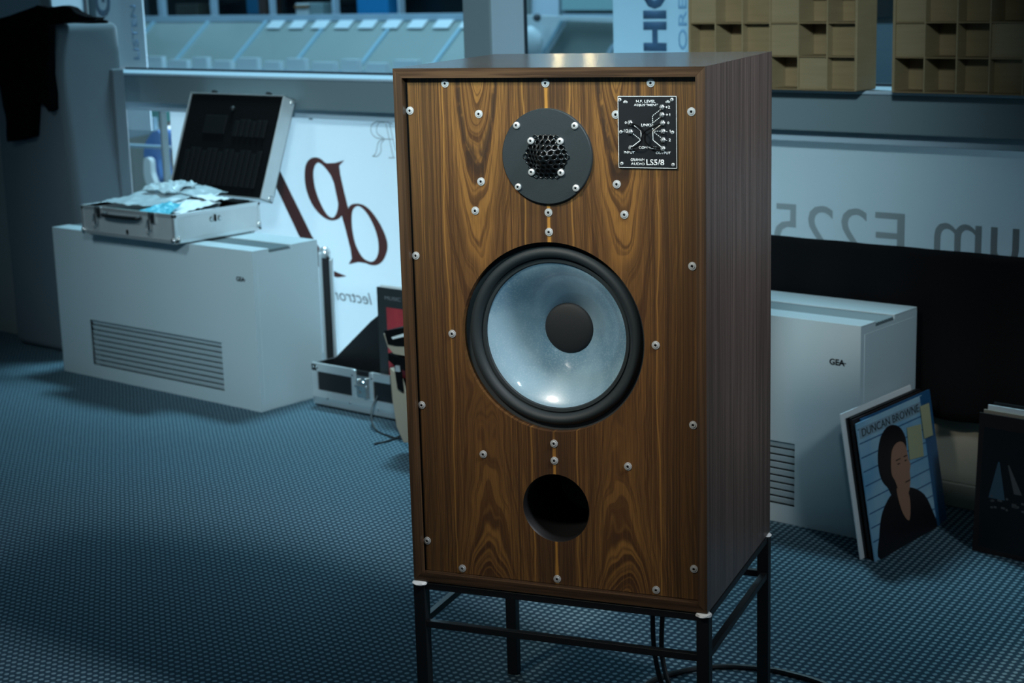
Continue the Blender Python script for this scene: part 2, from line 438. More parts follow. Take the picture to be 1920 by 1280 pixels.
# woofer
wf = empty('woofer', (UC, 0, .381)); wf.parent = spk
MB().lathe([(.1371, .030), (.1371, .0260), (.1305, .0275), (.1305, .036)], (0, 0, 0), n=96).build('rim', m_rubber, wf, smooth=True)
prof = [(.1310, .0285)]
for i in range(15):
    a = PI*i/14; prof.append((.1215+.0085*math.cos(a), .0275-.0105*math.sin(a)))
prof += [(.1118, .0275), (.1105, .0258), (.1065, .0262), (.1052, .0285), (.1050, .031)]
MB().lathe(prof, (0, 0, 0), n=128).build('surround', m_rubber, wf, smooth=True)
m_cone, b = newmat('translucent_cone', .30)
x, y, z = coords()
n1 = noise(vec(x, y, z), 9, 3); n2 = noise(vec(x, y, z), 420, 3)
c = mixc(smooth(n1, .35, .65), (.11, .22, .31), (.25, .40, .50))
c = mixc(smooth(n2, .45, .75)*.30, c, (.42, .55, .62))
X.nt.links.new(c, b.inputs['Base Color']); b.inputs['Coat Weight'].default_value = 1; b.inputs['Coat Roughness'].default_value = .06
bumpto(b, n2, .06, .0006)
prof = []
for i in range(25):
    t = i/24; prof.append((.1055-.0700*t, .0290+.058*(t**1.25)))
MB().lathe(prof, (0, 0, 0), n=128).build('cone', m_cone, wf, smooth=True)
prof = [(.0375, .0862), (.0368, .0845)]+[(.0366*math.cos(a), .0845-.0065*math.sin(a)) for a in [PI/2*k/8 for k in range(1, 8)]]+[(0, .0780)]
MB().lathe(prof, (0, 0, 0), n=64).build('dust_cap', m_cap, wf, smooth=True)
# port
MB().lathe([(.0510, .0125), (.0488, .016), (.0480, .16), (0, .165)], (UC+.0005, 0, .130), n=72).build('port_tube', m_blackgloss, spk, smooth=True)
bpy.data.objects['port_tube'].data.materials[0] = pmat('port_black', (.006, .006, .007), .5)
# screws
def screw(parent, u, v, d, r=.0058, dome=False, name='screw'):
    m = MB()
    if dome: m.lathe([(r, d), (r, d-.0006), (r*.93, d-.0024), (r*.62, d-.0034), (r*.45, d-.0035), (r*.40, d-.0014), (0, d-.0014)], (u, 0, v), n=24)
    else: m.lathe([(r, d), (r*.97, d-.0012), (r*.62, d-.0014), (r*.60, d-.0022), (r*.34, d-.0023), (r*.30, d-.0006), (0, d-.0006)], (u, 0, v), n=24)
    o = m.build(name, m_screw, parent, smooth=True)
    MB().lathe([(r*.27, d-.0020 if not dome else d-.0034), (0, d-.0020 if not dome else d-.0034)], (u, 0, v), n=6).build('hex_socket', m_void, o)
    return o
SCR = [(.0751, .738), (UC, .738), (.3757, .738), (.0191, .700), (.4317, .700), (.1249, .6957), (.3259, .6957), (.1250, .6012), (.3258, .6012),
       (.1147, .5597), (.3361, .5597), (UC, .5600), (UC, .5325), (.0191, .492), (.4317, .492), (.072, .3795), (.3788, .3795), (.0189, .2695), (.4317, .2695),
       (UC, .2268), (UC, .2014), (.1147, .202), (.3361, .202), (.0189, .060), (.4317, .060), (.0749, .0223), (UC, .0223), (.3757, .0223)]
for u, v in SCR: screw(spk, u, v, bd)
# tweeter
tw = empty('tweeter', (.2262, 0, .6382)); tw.parent = spk
MB().lathe([(.0660, .0122), (.0660, .0072), (.0650, .0062), (.0300, .0062), (.0300, .0078), (0, .0078)], (0, 0, 0), n=96).build('face_plate', m_plate, tw, smooth=True)
MB().lathe([(.0295, .0074)]+[(.0190*math.cos(a), .0074-.0065*math.sin(a)) for a in [PI/2*k/8 for k in range(0, 8)]]+[(0, .0009)], (0, 0, 0), n=48).build('dome', m_void, tw, smooth=True)
def grille():
    m = MB(); p = .0076; rh = .0026; R_ = .0362
    def dep(x, z):
        r = math.hypot(x, z)
        t = max(0, 1-r/.0285); s = t*t*(3-2*t)
        return .0052-.0240*s
    for i in range(-8, 9):
        for j in range(-8, 9):
            cx = p*(i+.5*(j & 1)); cz = p*.866*j
            if math.hypot(cx, cz) > R_-.0036: continue
            outr, inr = [], []
            for k in range(12):
                a = 2*PI*k/12+PI/6*0
                hexr = (p/2)/math.cos(((a+PI/6) % (PI/3))-PI/6)*1.004
                ox, oz = cx+hexr*math.cos(a), cz+hexr*math.sin(a); ix, iz = cx+rh*math.cos(a), cz+rh*math.sin(a)
                outr.append(m.bm.verts.new((ox, dep(ox, oz), oz))); inr.append(m.bm.verts.new((ix, dep(ix, iz), iz)))
            for k in range(12): m.bm.faces.new((outr[k], outr[(k+1) % 12], inr[(k+1) % 12], inr[k]))
    bmesh.ops.remove_doubles(m.bm, verts=m.bm.verts, dist=.0002)
    return m
o = grille().build('grille', m_blackgloss, tw, smooth=True)
md = o.modifiers.new('s', 'SOLIDIFY'); md.thickness = .0009; md.offset = 0
for a in (-1, 1):
    for c_ in (-1, 1):
        screw(tw, a*.0426, c_*.0426, .0062, .0050, True); screw(tw, a*.0216, c_*.0216, .0050, .0050, True)
# level panel
PW, PH = .0822, .0965
pan = empty('level_panel', (.3300, 0, .6243)); pan.parent = spk
PY = .0085
MB().box(0, PW, PY, bd, 0, PH, .0004).build('panel_plate', m_panelblk, pan)
E_ = .0006
m = MB()
for bx in ((0, PW, 0, E_), (0, PW, PH-E_, PH), (0, E_, 0, PH), (PW-E_, PW, 0, PH)): m.box(bx[0], bx[1], PY-.0002, PY+.0003, bx[2], bx[3])
m.build('panel_border', m_white, pan)
m_term = pmat('terminal_steel', (.42, .44, .44), .35, metal=.7)
def pp(px, py): return ((px-153)/820*PW, (1160-py)/1006*PH)
for px, py in ((183, 205), (910, 203), (193, 655), (915, 655), (200, 1100), (920, 1105)):
    u, v = pp(px, py); screw(pan, u, v, PY, .0024)
for px, py in ((325, 525), (330, 650), (333, 875), (775, 305), (775, 412), (782, 525), (787, 640), (787, 760), (783, 880)):
    u, v = pp(px, py)
    MB().lathe([(.0036, PY), (.0036, PY-.003), (.0030, PY-.0036), (.0020, PY-.0036), (.0020, PY-.0070), (.0014, PY-.0078), (0, PY-.0078)], (u, 0, v), n=6).build('terminal', m_term, pan)
def ptext(s, px, py, hpx, wpx):
    u, v = pp(px, py)
    text_mesh(s, 'lettering', m_white, pan, (u, PY-.0001, v), (1, 0, 0), (0, 0, 1), height=hpx/1006*PH, width=wpx/820*PW, ext=.0002, bold=.012)
for a in (('db', 260, 232, 38, 62), ('db', 853, 230, 38, 62), ('H.F. LEVEL', 547, 228, 40, 270), ('ADJUSTMENT', 548, 283, 40, 340), ('+2', 850, 307, 38, 66),
          ('+1', 852, 412, 38, 62), ('0', 857, 525, 36, 26), ('- 1', 855, 640, 38, 62), ('- 2', 855, 762, 38, 66), ('0', 262, 525, 34, 26), ('-1/2', 252, 640, 50, 78),
          ('LINKS', 553, 557, 40, 146), ('COMMON', 563, 873, 36, 240), ('INPUT', 308, 942, 38, 150), ('OUTPUT', 783, 944, 38, 206),
          ('GRAHAM', 422, 1046, 40, 196), ('AUDIO', 424, 1102, 36, 198), ('LS5/8', 670, 1078, 84, 250)): ptext(*a)
def seg(m, a, b_, w):
    a = Vector((pp(*a)[0], 0, pp(*a)[1])); b_ = Vector((pp(*b_)[0], 0, pp(*b_)[1])); d = (b_-a).normalized(); n = Vector((-d.z, 0, d.x))*w/2
    y = Vector((0, PY-.0002, 0)); m.prism([a+n+y, b_+n+y, b_-n+y, a-n+y], (0, .00025, 0))
def dash(m, a, b_, w):
    L = math.hypot(a[0]-b_[0], a[1]-b_[1]); n = max(2, int(L/26))
    for i in range(n):
        t0 = i/n; t1 = (i+.6)/n
        seg(m, (a[0]+(b_[0]-a[0])*t0, a[1]+(b_[1]-a[1])*t0), (a[0]+(b_[0]-a[0])*t1, a[1]+(b_[1]-a[1])*t1), w)
m = MB(); w_ = .0009
for A_, B_ in (((380, 565), (472, 640)), ((472, 640), (478, 760)), ((478, 760), (350, 858)), ((765, 540), (640, 638)), ((640, 638), (642, 765)), ((642, 765), (757, 860))): seg(m, A_, B_, w_)
for A_, B_ in (((365, 680), (470, 765)), ((752, 338), (638, 428)), ((638, 428), (640, 630)), ((750, 440), (645, 525)), ((745, 640), (650, 640)), ((750, 728), (650, 650))): dash(m, A_, B_, w_)
m.build('circuit_lines', m_white, pan)
def wire(pts, out):
    q = []
    for i, p in enumerate(pts):
        u, v = pp(*p); t = i/(len(pts)-1); q.append((u, PY-.0050-out*math.sin(PI*t), v))
    MB().tube(spline(q, 8), .0010, 8).build('link_wire', m_void, pan, smooth=True)
wire([(330, 525), (470, 570), (560, 660), (560, 760), (640, 850), (780, 880)], .005)
wire([(782, 525), (640, 590), (540, 660), (515, 760), (450, 840), (335, 875)], .008)

# ==================================================================  STAND
sd = empty('speaker_stand', (SPO.x, SPO.y, 0), TH, label='open black square-tube metal stand under the large loudspeaker', cat='speaker stand')
z1 = SPO.z
L_ = .0185
for nm, x0, y0 in (('leg', -.002, 0), ('leg', SW-L_+.002, 0), ('leg', -.002, SD-L_), ('leg', SW-L_+.002, SD-L_)):
    MB().box(x0, x0+L_, y0, y0+L_, 0, z1-.005, .001).build(nm, m_blk, sd)
for zt in (z1-.003, z1-.064):
    h = .0105; e0 = L_-.002; r_ = .0105
    MB().box(e0, SW-e0, .002, .002+r_, zt-h, zt, .0008).build('rail', m_blk, sd)
    MB().box(e0, SW-e0, SD-r_-.002, SD-.002, zt-h, zt, .0008).build('rail', m_blk, sd)
    MB().box(0, r_, L_, SD-L_, zt-h, zt, .0008).build('rail', m_blk, sd)
    MB().box(SW-r_, SW, L_, SD-L_, zt-h, zt, .0008).build('rail', m_blk, sd)
for i, (x0, y0, a) in enumerate(((.010, .002, 0), (SW-.007, .004, .5), (SW-.008, SD-.008, 0), (.008, SD-.008, 0))):
    m = MB(); m.bm.free(); m.bm = bmesh.new(); bmesh.ops.create_icosphere(m.bm, subdivisions=3, radius=1)
    for v in m.bm.verts:
        k = 1+.25*pnoise(v.co*1.7+Vector((i*3, 0, 0))); v.co = Vector((x0+v.co.x*.0125*k, y0+v.co.y*.0115*k, z1-.0032+max(-1, min(1, v.co.z*1.6))*.0026))
    m.build('putty_pad', m_putty, sd, smooth=True)

# cables
def L2W(u, y, z): return (SPO.x+u*math.cos(TH)-y*math.sin(TH), SPO.y+u*math.sin(TH)+y*math.cos(TH), z)
k1 = [L2W(.27, .390, .46), L2W(.268, .405, .38), L2W(.262, .40, .30), L2W(.255, .39, .24), L2W(.255, .38, .15), L2W(.262, .37, .06), L2W(.30, .33, .006), L2W(.42, .20, .005)]
k2 = [L2W(.291, .390, .46), L2W(.288, .405, .38), L2W(.284, .40, .30), L2W(.276, .39, .24), L2W(.273, .38, .15), L2W(.278, .36, .06), L2W(.32, .32, .006), L2W(.44, .18, .005)]
MB().tube(spline(k1), .0042).build('speaker_cable', m_blk, smooth=True, label='black cable hanging behind the loudspeaker stand, the left of two', cat='cable')
MB().tube(spline(k2), .0042).build('speaker_cable', m_blk, smooth=True, label='black cable hanging behind the loudspeaker stand, the right of two', cat='cable')
k3 = [onZ(1170, 1330, .005), onZ(1215, 1281, .005), onZ(1280, 1258, .005), onZ(1350, 1249, .005), onZ(1420, 1252, .005), onZ(1480, 1262, .005), onZ(1560, 1290, .005), onZ(1600, 1350, .005)]
MB().tube(spline(k3), .0050).build('floor_cable', m_blk, smooth=True, label='black cable curving over the carpet at bottom right under the stand', cat='cable')

# ==================================================================  CONVECTORS
m_slat = pmat('grille_grey', (.13, .18, .20), .5)
def convector(x0, label):
    W_, Y0, Y1, H_ = .927, 0, .246, .457
    c = empty('fan_convector', (x0, 3.06, 0), label=label, cat='heater', group='grey fan convectors along the window')
    t = .003
    MB().fill([[(0, 0, 0), (W_, 0, 0), (W_, 0, H_), (0, 0, H_)], [(.155, 0, .040), (.773, 0, .040), (.773, 0, .182), (.155, 0, .182)]], (0, t, 0)).build('front_panel', m_enamel, c)
    for nm, xa, xb in (('side_panel', W_-.020, W_), ('side_panel', 0, .020)):
        MB().prism([(xa, t, 0), (xa, Y1-.02, 0), (xa, Y1, .0), (xa, Y1, H_-.004), (xa, .145, H_-.004), (xa, .145, H_-.012), (xa, .062, H_-.012), (xa, .062, H_-.004), (xa, t, H_-.004)], (xb-xa, 0, 0)).build(nm, m_enamel2, c)
    MB().box(W_-.0006, W_+.0008, .016, Y1-.012, .004, H_-.020).build('side_cover', m_enamel2, c)
    MB().box(0, W_, t, .062, H_-.004, H_, .001).build('top_strip', m_enamel, c)
    MB().box(0, W_, .145, Y1, H_-.004, H_, .001).build('top_strip', m_enamel, c)
    MB().box(.02, W_-.02, .062, .145, H_-.05, H_-.045).build('grille_bed', m_void, c)
    for i in range(9):
        yy = .066+i*.0088
        MB().box(.001, W_-.001, -.0022, .0022, -.006, .006, mat=Matrix.Translation((0, yy+.002, H_-.0080)) @ Matrix.Rotation(.75, 4, 'X')).build('top_slat', m_slat, c)
    for xx in (.32, .62): MB().box(xx, xx+.008, .062, .145, H_-.030, H_-.009).build('slat_brace', m_enamel, c)
    MB().box(.150, .778, .030, .034, .03, .19).build('vent_back', m_void, c)
    for i in range(9):
        zz = .047+i*.0157
        MB().box(.156, .772, -.0066, .0066, -.0008, .0008, mat=Matrix.Translation((0, .010, zz)) @ Matrix.Rotation(-1.2, 4, 'X')).build('front_slat', m_enamel, c)
    text_mesh('GEA', 'logo', m_void, c, (.873, -.0002, .3745), (1, 0, 0), (0, 0, 1), height=.0135, width=.036, ext=.0004, bold=.03)
    MB().box(.872, .8940, -.0008, 0, .3732, .3748).build('logo', m_void, c)
    MB().box(.010, W_-.010, .004, Y1-.006, .0, .003).build('base_plate', m_enamel, c)
    MB().box(0.02, W_-.02, Y1-.004, Y1-.001, .003, H_-.004).build('back_plate', m_enamel, c)
    return c
convector(-4.4717, 'grey fan convector under the open aluminium tool case')
convector(-2.5973, 'grey fan convector behind the loudspeaker with records leaning on its right end')

# ==================================================================  TOOL CASE
cx0, cy0, cz0 = -4.245, 3.012, .457
CW, CD, CH = .432, .322, .088
tc = empty('tool_case', (cx0, cy0, cz0), label='open aluminium tool case standing on the left grey convector', cat='tool case')
fz = .006
for (a, b2) in ((.02, .02), (CW-.02, .02), (.02, CD-.02), (CW-.02, CD-.02)):
    MB().lathe([(.009, 0), (.009, fz), (0, fz)], (a, b2, 0), 'z', 16).build('foot', m_blk, tc)
MB().box(0, CW, 0, CD, fz, fz+.004, .001).build('base_floor', m_alu, tc)
MB().box(0, CW, 0, .004, fz, CH).build('front_wall', m_alu, tc)
MB().box(0, CW, CD-.004, CD, fz, CH).build('rear_wall', m_alu, tc)
MB().box(0, .004, .004, CD-.004, fz, CH).build('side_wall', m_alu, tc)
MB().box(CW-.004, CW, .004, CD-.004, fz, CH).build('side_wall', m_alu, tc)
MB().box(.005, CW-.005, .005, CD-.005, fz+.004, .05).build('lining', m_case_in, tc)
ed = .010
def edge(x0, x1, y0, y1, z0, z1): MB().box(x0, x1, y0, y1, z0, z1, .0012).build('edge_profile', m_aluedge, tc)
q = .0015
edge(-q, CW+q, -q, ed*.4, CH-ed, CH+q); edge(-q, CW+q, CD-ed*.4, CD+q, CH-ed, CH+q); edge(-q, ed*.4, 0, CD, CH-ed, CH+q); edge(CW-ed*.4, CW+q, 0, CD, CH-ed, CH+q)
edge(-q, CW+q, -q, ed*.4, fz-q, fz+ed); edge(CW-ed*.4, CW+q, 0, CD, fz-q, fz+ed); edge(-q, ed, -q, 0, fz, CH); edge(CW-ed, CW+q, -q, .003, fz, CH); edge(CW-.002, CW+q, 0, ed, fz, CH); edge(CW-.002, CW+q, CD-ed, CD, fz, CH)
for (a, b2, c2) in ((.006, -.002, .014), (CW-.006, -.002, .014), (CW+.001, .010, .016), (CW+.001, CD-.010, .022)):
    m = MB(); bmesh.ops.create_icosphere(m.bm, subdivisions=2, radius=.011)
    for v in m.bm.verts: v.co = Vector((a+v.co.x*.8, b2+v.co.y*.5, c2+v.co.z))
    m.build('corner_cap', m_steel, tc, smooth=True)
for xx in (.070, .322):
    MB().box(xx, xx+.030, -.006, 0, CH-.030, CH+.002, .001).build('latch', m_steel, tc)
    l = MB().box(xx+.004, xx+.014, -.012, -.006, CH-.050, CH-.018, .001).build('latch_lever', m_steel, tc)
    MB().box(xx+.018, xx+.028, -.010, -.006, CH-.028, CH-.002, .001).build('latch_plate', m_blk, tc)
    MB().tube(spline([(xx+.002, -.010, CH-.02), (xx-.002, -.012, CH-.045), (xx+.007, -.013, CH-.062), (xx+.015, -.012, CH-.045), (xx+.014, -.010, CH-.02)], 5), .0013, 6).build('latch_wire', m_steel, tc)
MB().tube(spline([(.125, -.004, CH-.016), (.13, -.018, CH-.018), (.20, -.021, CH-.019), (.28, -.018, CH-.018), (.285, -.004, CH-.016)], 6), .0062, 10).build('handle', m_blk, tc, smooth=True)
MB().box(.212, .220, -.003, 0, .018, .030, .0005).build('keyhole', m_void, tc)
for a in (.135, .165): MB().lathe([(.008, .0), (.008, .002), (.004, .004), (0, .004)], (CW, a, CH-.028), 'x', 14).build('strap_stud', m_steel, tc)
MB().box(CW, CW+.003, .146, .152, CH-.036, CH-.016).build('stud_slot', m_void, tc)
# lid, hinged on the rear edge and leaning back
LH = .320; LT = .050; la = .372
LM = Matrix.Translation((0, CD+.004, CH+.006)) @ Matrix.Rotation(-la, 4, 'X')
lid = empty('lid'); lid.parent = tc; lid.matrix_local = LM
MB().box(0, CW, LT-.004, LT, 0, LH, .001).build('lid_back', m_alu, lid)
for bx in ((0, .004, 0, LT, 0, LH), (CW-.004, CW, 0, LT, 0, LH), (0, CW, 0, LT, 0, .004), (0, CW, 0, LT, LH-.004, LH)):
    MB().box(*bx, .001).build('lid_rim', m_aluedge if bx[2] == 0 and bx[5]-bx[4] < .01 else m_alu, lid)
MB().box(.006, CW-.006, .004, .020, .006, LH-.006).build('tool_board', m_case_in, lid)
m_pocket = pmat('black_pocket', (.005, .006, .007), .6, spec=.2)
for row, zb, n, hh in ((0, .03, 14, .115), (1, .185, 6, .055)):
    for i in range(n):
        xx = (.04+i*.0255) if row == 0 else (.24+i*.025)
        MB().box(xx, xx+.020, -.001, .005, zb, zb+hh*(1 if i % 3 else .92), .0022).build('tool_pocket', m_pocket, lid)
MB().box(.10, .20, -.0005, .005, .19, .25, .002).build('tool_pocket', m_pocket, lid)
m = MB(); bmesh.ops.create_icosphere(m.bm, subdivisions=2, radius=.009)
for v in m.bm.verts: v.co = Vector((.215+v.co.x, .002+v.co.y, .272+v.co.z))
m.build('lid_knob', m_blk, lid, smooth=True)
for xx in (.085, .335): MB().box(xx, xx+.014, .012, .026, LH, LH+.012, .001).build('lid_catch', m_blk, lid)
for zz in (.012, LH-.012):
    m = MB(); bmesh.ops.create_icosphere(m.bm, subdivisions=2, radius=.010)
    for v in m.bm.verts: v.co = Vector((CW+v.co.x*.4, LT-.01+v.co.y, zz+v.co.z))
    m.build('lid_corner_cap', m_steel, lid, smooth=True)

def sheet(name, mat, pts, n=20, amp=.01, freq=12, sub=0, thick=.0012, parent=None, seed=0, **k):
    # crumpled sheet: pts = 4 corners (Vector) in order, bilinear grid with noise along the normal
    m = MB(); P = [Vector(p) for p in pts]; nrm = (P[1]-P[0]).cross(P[3]-P[0]).normalized()
    g = []
    for j in range(n+1):
        row = []
        for i in range(n+1):
            a, b_ = i/n, j/n
            p = P[0]*(1-a)*(1-b_)+P[1]*a*(1-b_)+P[2]*a*b_+P[3]*(1-a)*b_
            f_ = pnoise(p*freq+Vector((seed, seed*2, 0)))+.5*pnoise(p*freq*2.7+Vector((seed, 0, 0)))
            q_ = p+nrm*amp*f_+Vector((pnoise(p*freq+Vector((9, seed, 0))), pnoise(p*freq+Vector((0, 5, seed))), 0))*amp*.6
            row.append(m.bm.verts.new(q_))
        g.append(row)
    for j in range(n):
        for i in range(n): m.bm.faces.new((g[j][i], g[j][i+1], g[j+1][i+1], g[j+1][i]))
    o = m.build(name, mat, parent, smooth=True, **k)
    md = o.modifiers.new('s', 'SOLIDIFY'); md.thickness = thick; md.offset = 0
    return o
m_plastic = pmat('clear_plastic_bag', (.55, .66, .70), .22, trans=.25)
m_paper = pmat('white_paper', (.72, .78, .80), .5)
m_cyan = pmat('cyan_plastic', (.10, .48, .62), .25)
m_green = pmat('green_box', (.03, .10, .06), .5)
def C3(u, v, z): return Vector((cx0+u, cy0+v, cz0+z))
sheet('plastic_bag', m_plastic, [C3(.02, .05, .092), C3(.30, .06, .094), C3(.28, .20, .112), C3(.03, .20, .106)], 26, .006, 22, seed=1, label='crumpled clear plastic bag lying across the left of the open tool case', cat='bag')
sheet('plastic_bag', m_plastic, [C3(.06, .18, .120), C3(.20, .17, .118), C3(.22, .27, .130), C3(.08, .27, .140)], 26, .013, 34, seed=4, label='bunched clear plastic bag standing up at the back of the tool case', cat='bag')
sheet('plastic_bag', m_plastic, [C3(.20, .20, .120), C3(.33, .18, .106), C3(.33, .29, .114), C3(.20, .29, .128)], 20, .006, 22, seed=6, label='flat grey plastic sleeve against the lower edge of the open lid', cat='bag')
sheet('paper_wrap', m_paper, [C3(.24, .045, .084), C3(.41, .045, .086), C3(.415, .19, .100), C3(.26, .17, .106)], 24, .007, 24, seed=2, label='white paper wrapping in the right half of the open tool case', cat='paper')
sheet('paper_wrap', m_paper, [C3(.30, .175, .116), C3(.405, .175, .106), C3(.40, .25, .104), C3(.31, .24, .112)], 18, .006, 30, seed=8, label='folded white paper at the back right of the open tool case', cat='paper')
sheet('cyan_bag', m_cyan, [C3(.25, .010, .080), C3(.38, .010, .082), C3(.37, .085, .108), C3(.28, .085, .104)], 22, .007, 34, seed=3, label='bright cyan plastic bag at the front of the open tool case', cat='bag')
o = MB().box(cx0+.10, cx0+.23, cy0+.012, cy0+.045, cz0+.05, cz0+.082, .002).build('green_carton', m_green, label='dark green carton at the front left inside the tool case', cat='box')
MB().box(cx0+.165, cx0+.215, cy0+.0115, cy0+.0125, cz0+.064, cz0+.081).build('carton_label', m_paper, o)
MB().box(cx0+.325, cx0+.412, cy0+.255, cy0+.305, cz0+.05, cz0+.095, .006).build('black_pouch', m_case_in, smooth=True, label='black pouch at the back right corner inside the tool case', cat='pouch')

# ==================================================================  LOWER BANNERS
def yb(lst, Y, sc=None, off=(0, 0)):
    out = []
    for p in lst:
        px, py = (p[0]*sc+off[0], p[1]*sc+off[1]) if sc else p
        out.append(onY(px, py, Y))
    return out
YB = ky(3.43)
bn = MB().box(kx(-4.325), kx(-2.62), YB, YB+.002, .03, kz(.808)).build('white_banner', m_banner, label='white vinyl banner with maroon mirrored logo behind the lower glass', cat='banner')
sc7 = .297; of7 = (500, 200)
def dec(name, loops, mat, parent, Y, sc=None, off=(0, 0), d=.0006):
    return MB().fill([yb(l, Y, sc, off) for l in loops], (0, -d, 0)).build(name, mat, parent)
def smooth_loop(l, n=5):
    L = len(l); out = []
    for i in range(L):
        a, b_, c_, d_2 = [Vector((*l[(i+k) % L], 0)) for k in (-1, 0, 1, 2)]
        for k in range(n):
            t = k/n; q_ = .5*((2*b_)+(c_-a)*t+(2*a-5*b_+4*c_-d_2)*t*t+(3*b_-a-3*c_+d_2)*t**3); out.append((q_.x, q_.y))
    return out
dec('printed_letter', [[(10, 240), (60, 355), (285, 815), (330, 885), (370, 970), (420, 1035), (505, 1070), (450, 1078), (380, 1060), (320, 1000), (270, 930), (200, 805), (35, 455), (-50, 270)]], m_brown, bn, YB-.0005, sc7, of7)
dec('printed_letter', [smooth_loop([(240, 420), (255, 350), (300, 320), (360, 345), (440, 470), (490, 600), (472, 690), (415, 718), (350, 690), (290, 620), (250, 520)]),
     smooth_loop([(295, 410), (320, 354), (365, 380), (420, 460), (448, 550), (450, 640), (425, 697), (385, 685), (340, 610), (305, 510)])], m_brown, bn, YB-.0010, sc7, of7)
dec('printed_letter', [smooth_loop([(515, 645), (570, 611), (640, 640), (710, 730), (755, 830), (762, 900), (735, 970), (690, 1000), (630, 988), (570, 930), (530, 800)]),
     smooth_loop([(537, 700), (548, 645), (585, 628), (635, 675), (682, 765), (706, 860), (700, 940), (665, 978), (610, 955), (565, 880), (543, 790)])], m_brown, bn, YB-.0010, sc7, of7)
dec('printed_letter', [[(350, 343), (380, 357), (430, 355), (490, 338), (458, 372), (465, 430), (490, 540), (517, 650), (535, 760), (560, 880), (598, 955), (645, 990), (580, 980), (518, 994), (538, 958), (530, 900), (500, 780), (475, 690), (450, 600), (425, 480), (390, 400)]], m_brown, bn, YB-.0015, sc7, of7)
def stroke(pts, w, mat, parent, Y, sc, off, name='printed_line'):
    q_ = [onY(p[0]*sc+off[0], p[1]*sc+off[1], Y) for p in pts]; q_ = spline(q_, 5); m = MB(); L, R = [], []
    for i, p in enumerate(q_):
        d = (q_[min(i+1, len(q_)-1)]-q_[max(i-1, 0)]).normalized(); n_ = Vector((-d.z, 0, d.x))*w/2
        L.append(m.bm.verts.new(p+n_)); R.append(m.bm.verts.new(p-n_))
    for i in range(len(q_)-1): m.bm.faces.new((L[i], L[i+1], R[i+1], R[i]))
    return m.build(name, mat, parent)
for pts in ([(795, 108), (745, 95), (690, 97), (662, 120), (660, 160), (690, 195), (740, 203), (795, 205)], [(745, 100), (712, 100), (695, 130), (700, 170), (738, 198)],
            [(735, 205), (705, 225), (695, 270), (685, 300), (668, 312)], [(745, 205), (722, 235), (722, 280), (700, 312), (668, 312)],
            [(752, 105), (800, 320)], [(775, 105), (815, 280)], [(770, 322), (810, 322)]):
    stroke(pts, .0022, m_grey, bn, YB-.0008, sc7, of7)
a_ = onY(624, 553, YB-.001); b_ = onY(697, 562, YB-.001)
text_mesh('lectron', 'printed_word', m_grey, bn, ((a_.x+b_.x)/2, YB-.001, (a_.z+b_.z)/2+.003), (1, 0, 0), (0, 0, 1), height=.036, width=abs(b_.x-a_.x), shear=.25, mirror=True, ext=.0004)
for px in (582, 720):
    p = onY(px, 212, YB-.006); MB().box(p.x-.005, p.x+.005, YB-.010, YB-.001, p.z-.020, p.z+.012, .001).build('banner_clip', m_frame, bn)
fb = MB().box(kx(-2.61), kx(-.8), YB, YB+.002, .03, kz(.795)).build('frosted_banner', m_frost, label='pale grey banner with faint mirrored lettering behind right lower glass', cat='banner')
def ftext(s, xa, xb, ytop, cap):
    A = onY(xa, ytop, YB-.001); B = onY(xb, ytop, YB-.001)
    text_mesh(s, 'printed_word', m_frosttext, fb, ((A.x+B.x)/2, YB-.001, max(A.z, B.z)-cap/2), (1, 0, 0), (0, 0, 1), height=cap, width=abs(A.x-B.x), mirror=True, ext=.0004)
ftext('225', 1452, 1627, 392, .113)
ftext('E', 1640, 1697, 401, .110)
ftext('um', 1752, 1912, 428, .084)
# black drape
m = MB(); g = []
nx, nz = 90, 16
for j in range(nz+1):
    row = []
    for i in range(nx+1):
        xx = -2.2+1.35*i/nx; t = j/nz
        zb = .214+.006*math.sin(xx*17)
        row.append(m.bm.verts.new((xx, 3.335+.008*math.sin(xx*40+t)*(1-t*.6)*.8, .580*t+zb*(1-t))))
    g.append(row)
for j in range(nz):
    for i in range(nx): m.bm.faces.new((g[j][i], g[j][i+1], g[j+1][i+1], g[j+1][i]))
o = m.build('black_drape', m_cloth, smooth=True, label='black cloth hung along the window behind the right convector', cat='cloth')
md = o.modifiers.new('s', 'SOLIDIFY'); md.thickness = .003

# ==================================================================  FLIGHT CASE
fc = empty('record_case', (-3.475, 3.20, 0), label='black flight case with aluminium edges, open on the carpet beside left convector', cat='flight case')
FW = .36; FD = .17; FH = .125
m_ply = pmat('black_laminate', (.006, .007, .008), .4)
MB().box(0, FW, 0, .008, .012, FH).build('front_wall', m_ply, fc)
MB().box(0, .008, 0, FD, .012, FH).build('side_wall', m_ply, fc)
MB().box(FW-.008, FW, 0, FD, .012, FH).build('side_wall', m_ply, fc)
MB().box(0, FW, 0, FD, .004, .012).build('base_floor', m_ply, fc)
MB().prism([(0, FD, .012), (FW, FD, .012), (FW, FD, .32), (.21, FD, .32), (0, FD, FH+.030)], (0, -.008, 0)).build('back_wall', m_ply, fc)
MB().prism([(.003, .080, .118), (.165, .080, .250), (.24, .080, .300), (.24, .080, .014), (.003, .080, .014)], (0, -.005, 0)).build('divider', m_ply, fc)
MB().box(-.003, .170, -.004, .004, FH-.022, FH+.003, .002).build('edge_profile', m_aluedge, fc)
MB().box(.232, .305, -.004, .004, FH-.022, FH+.003, .002).build('edge_profile', m_aluedge, fc)
MB().box(-.003, .020, -.004, .004, .045, FH, .002).build('edge_profile', m_aluedge, fc)
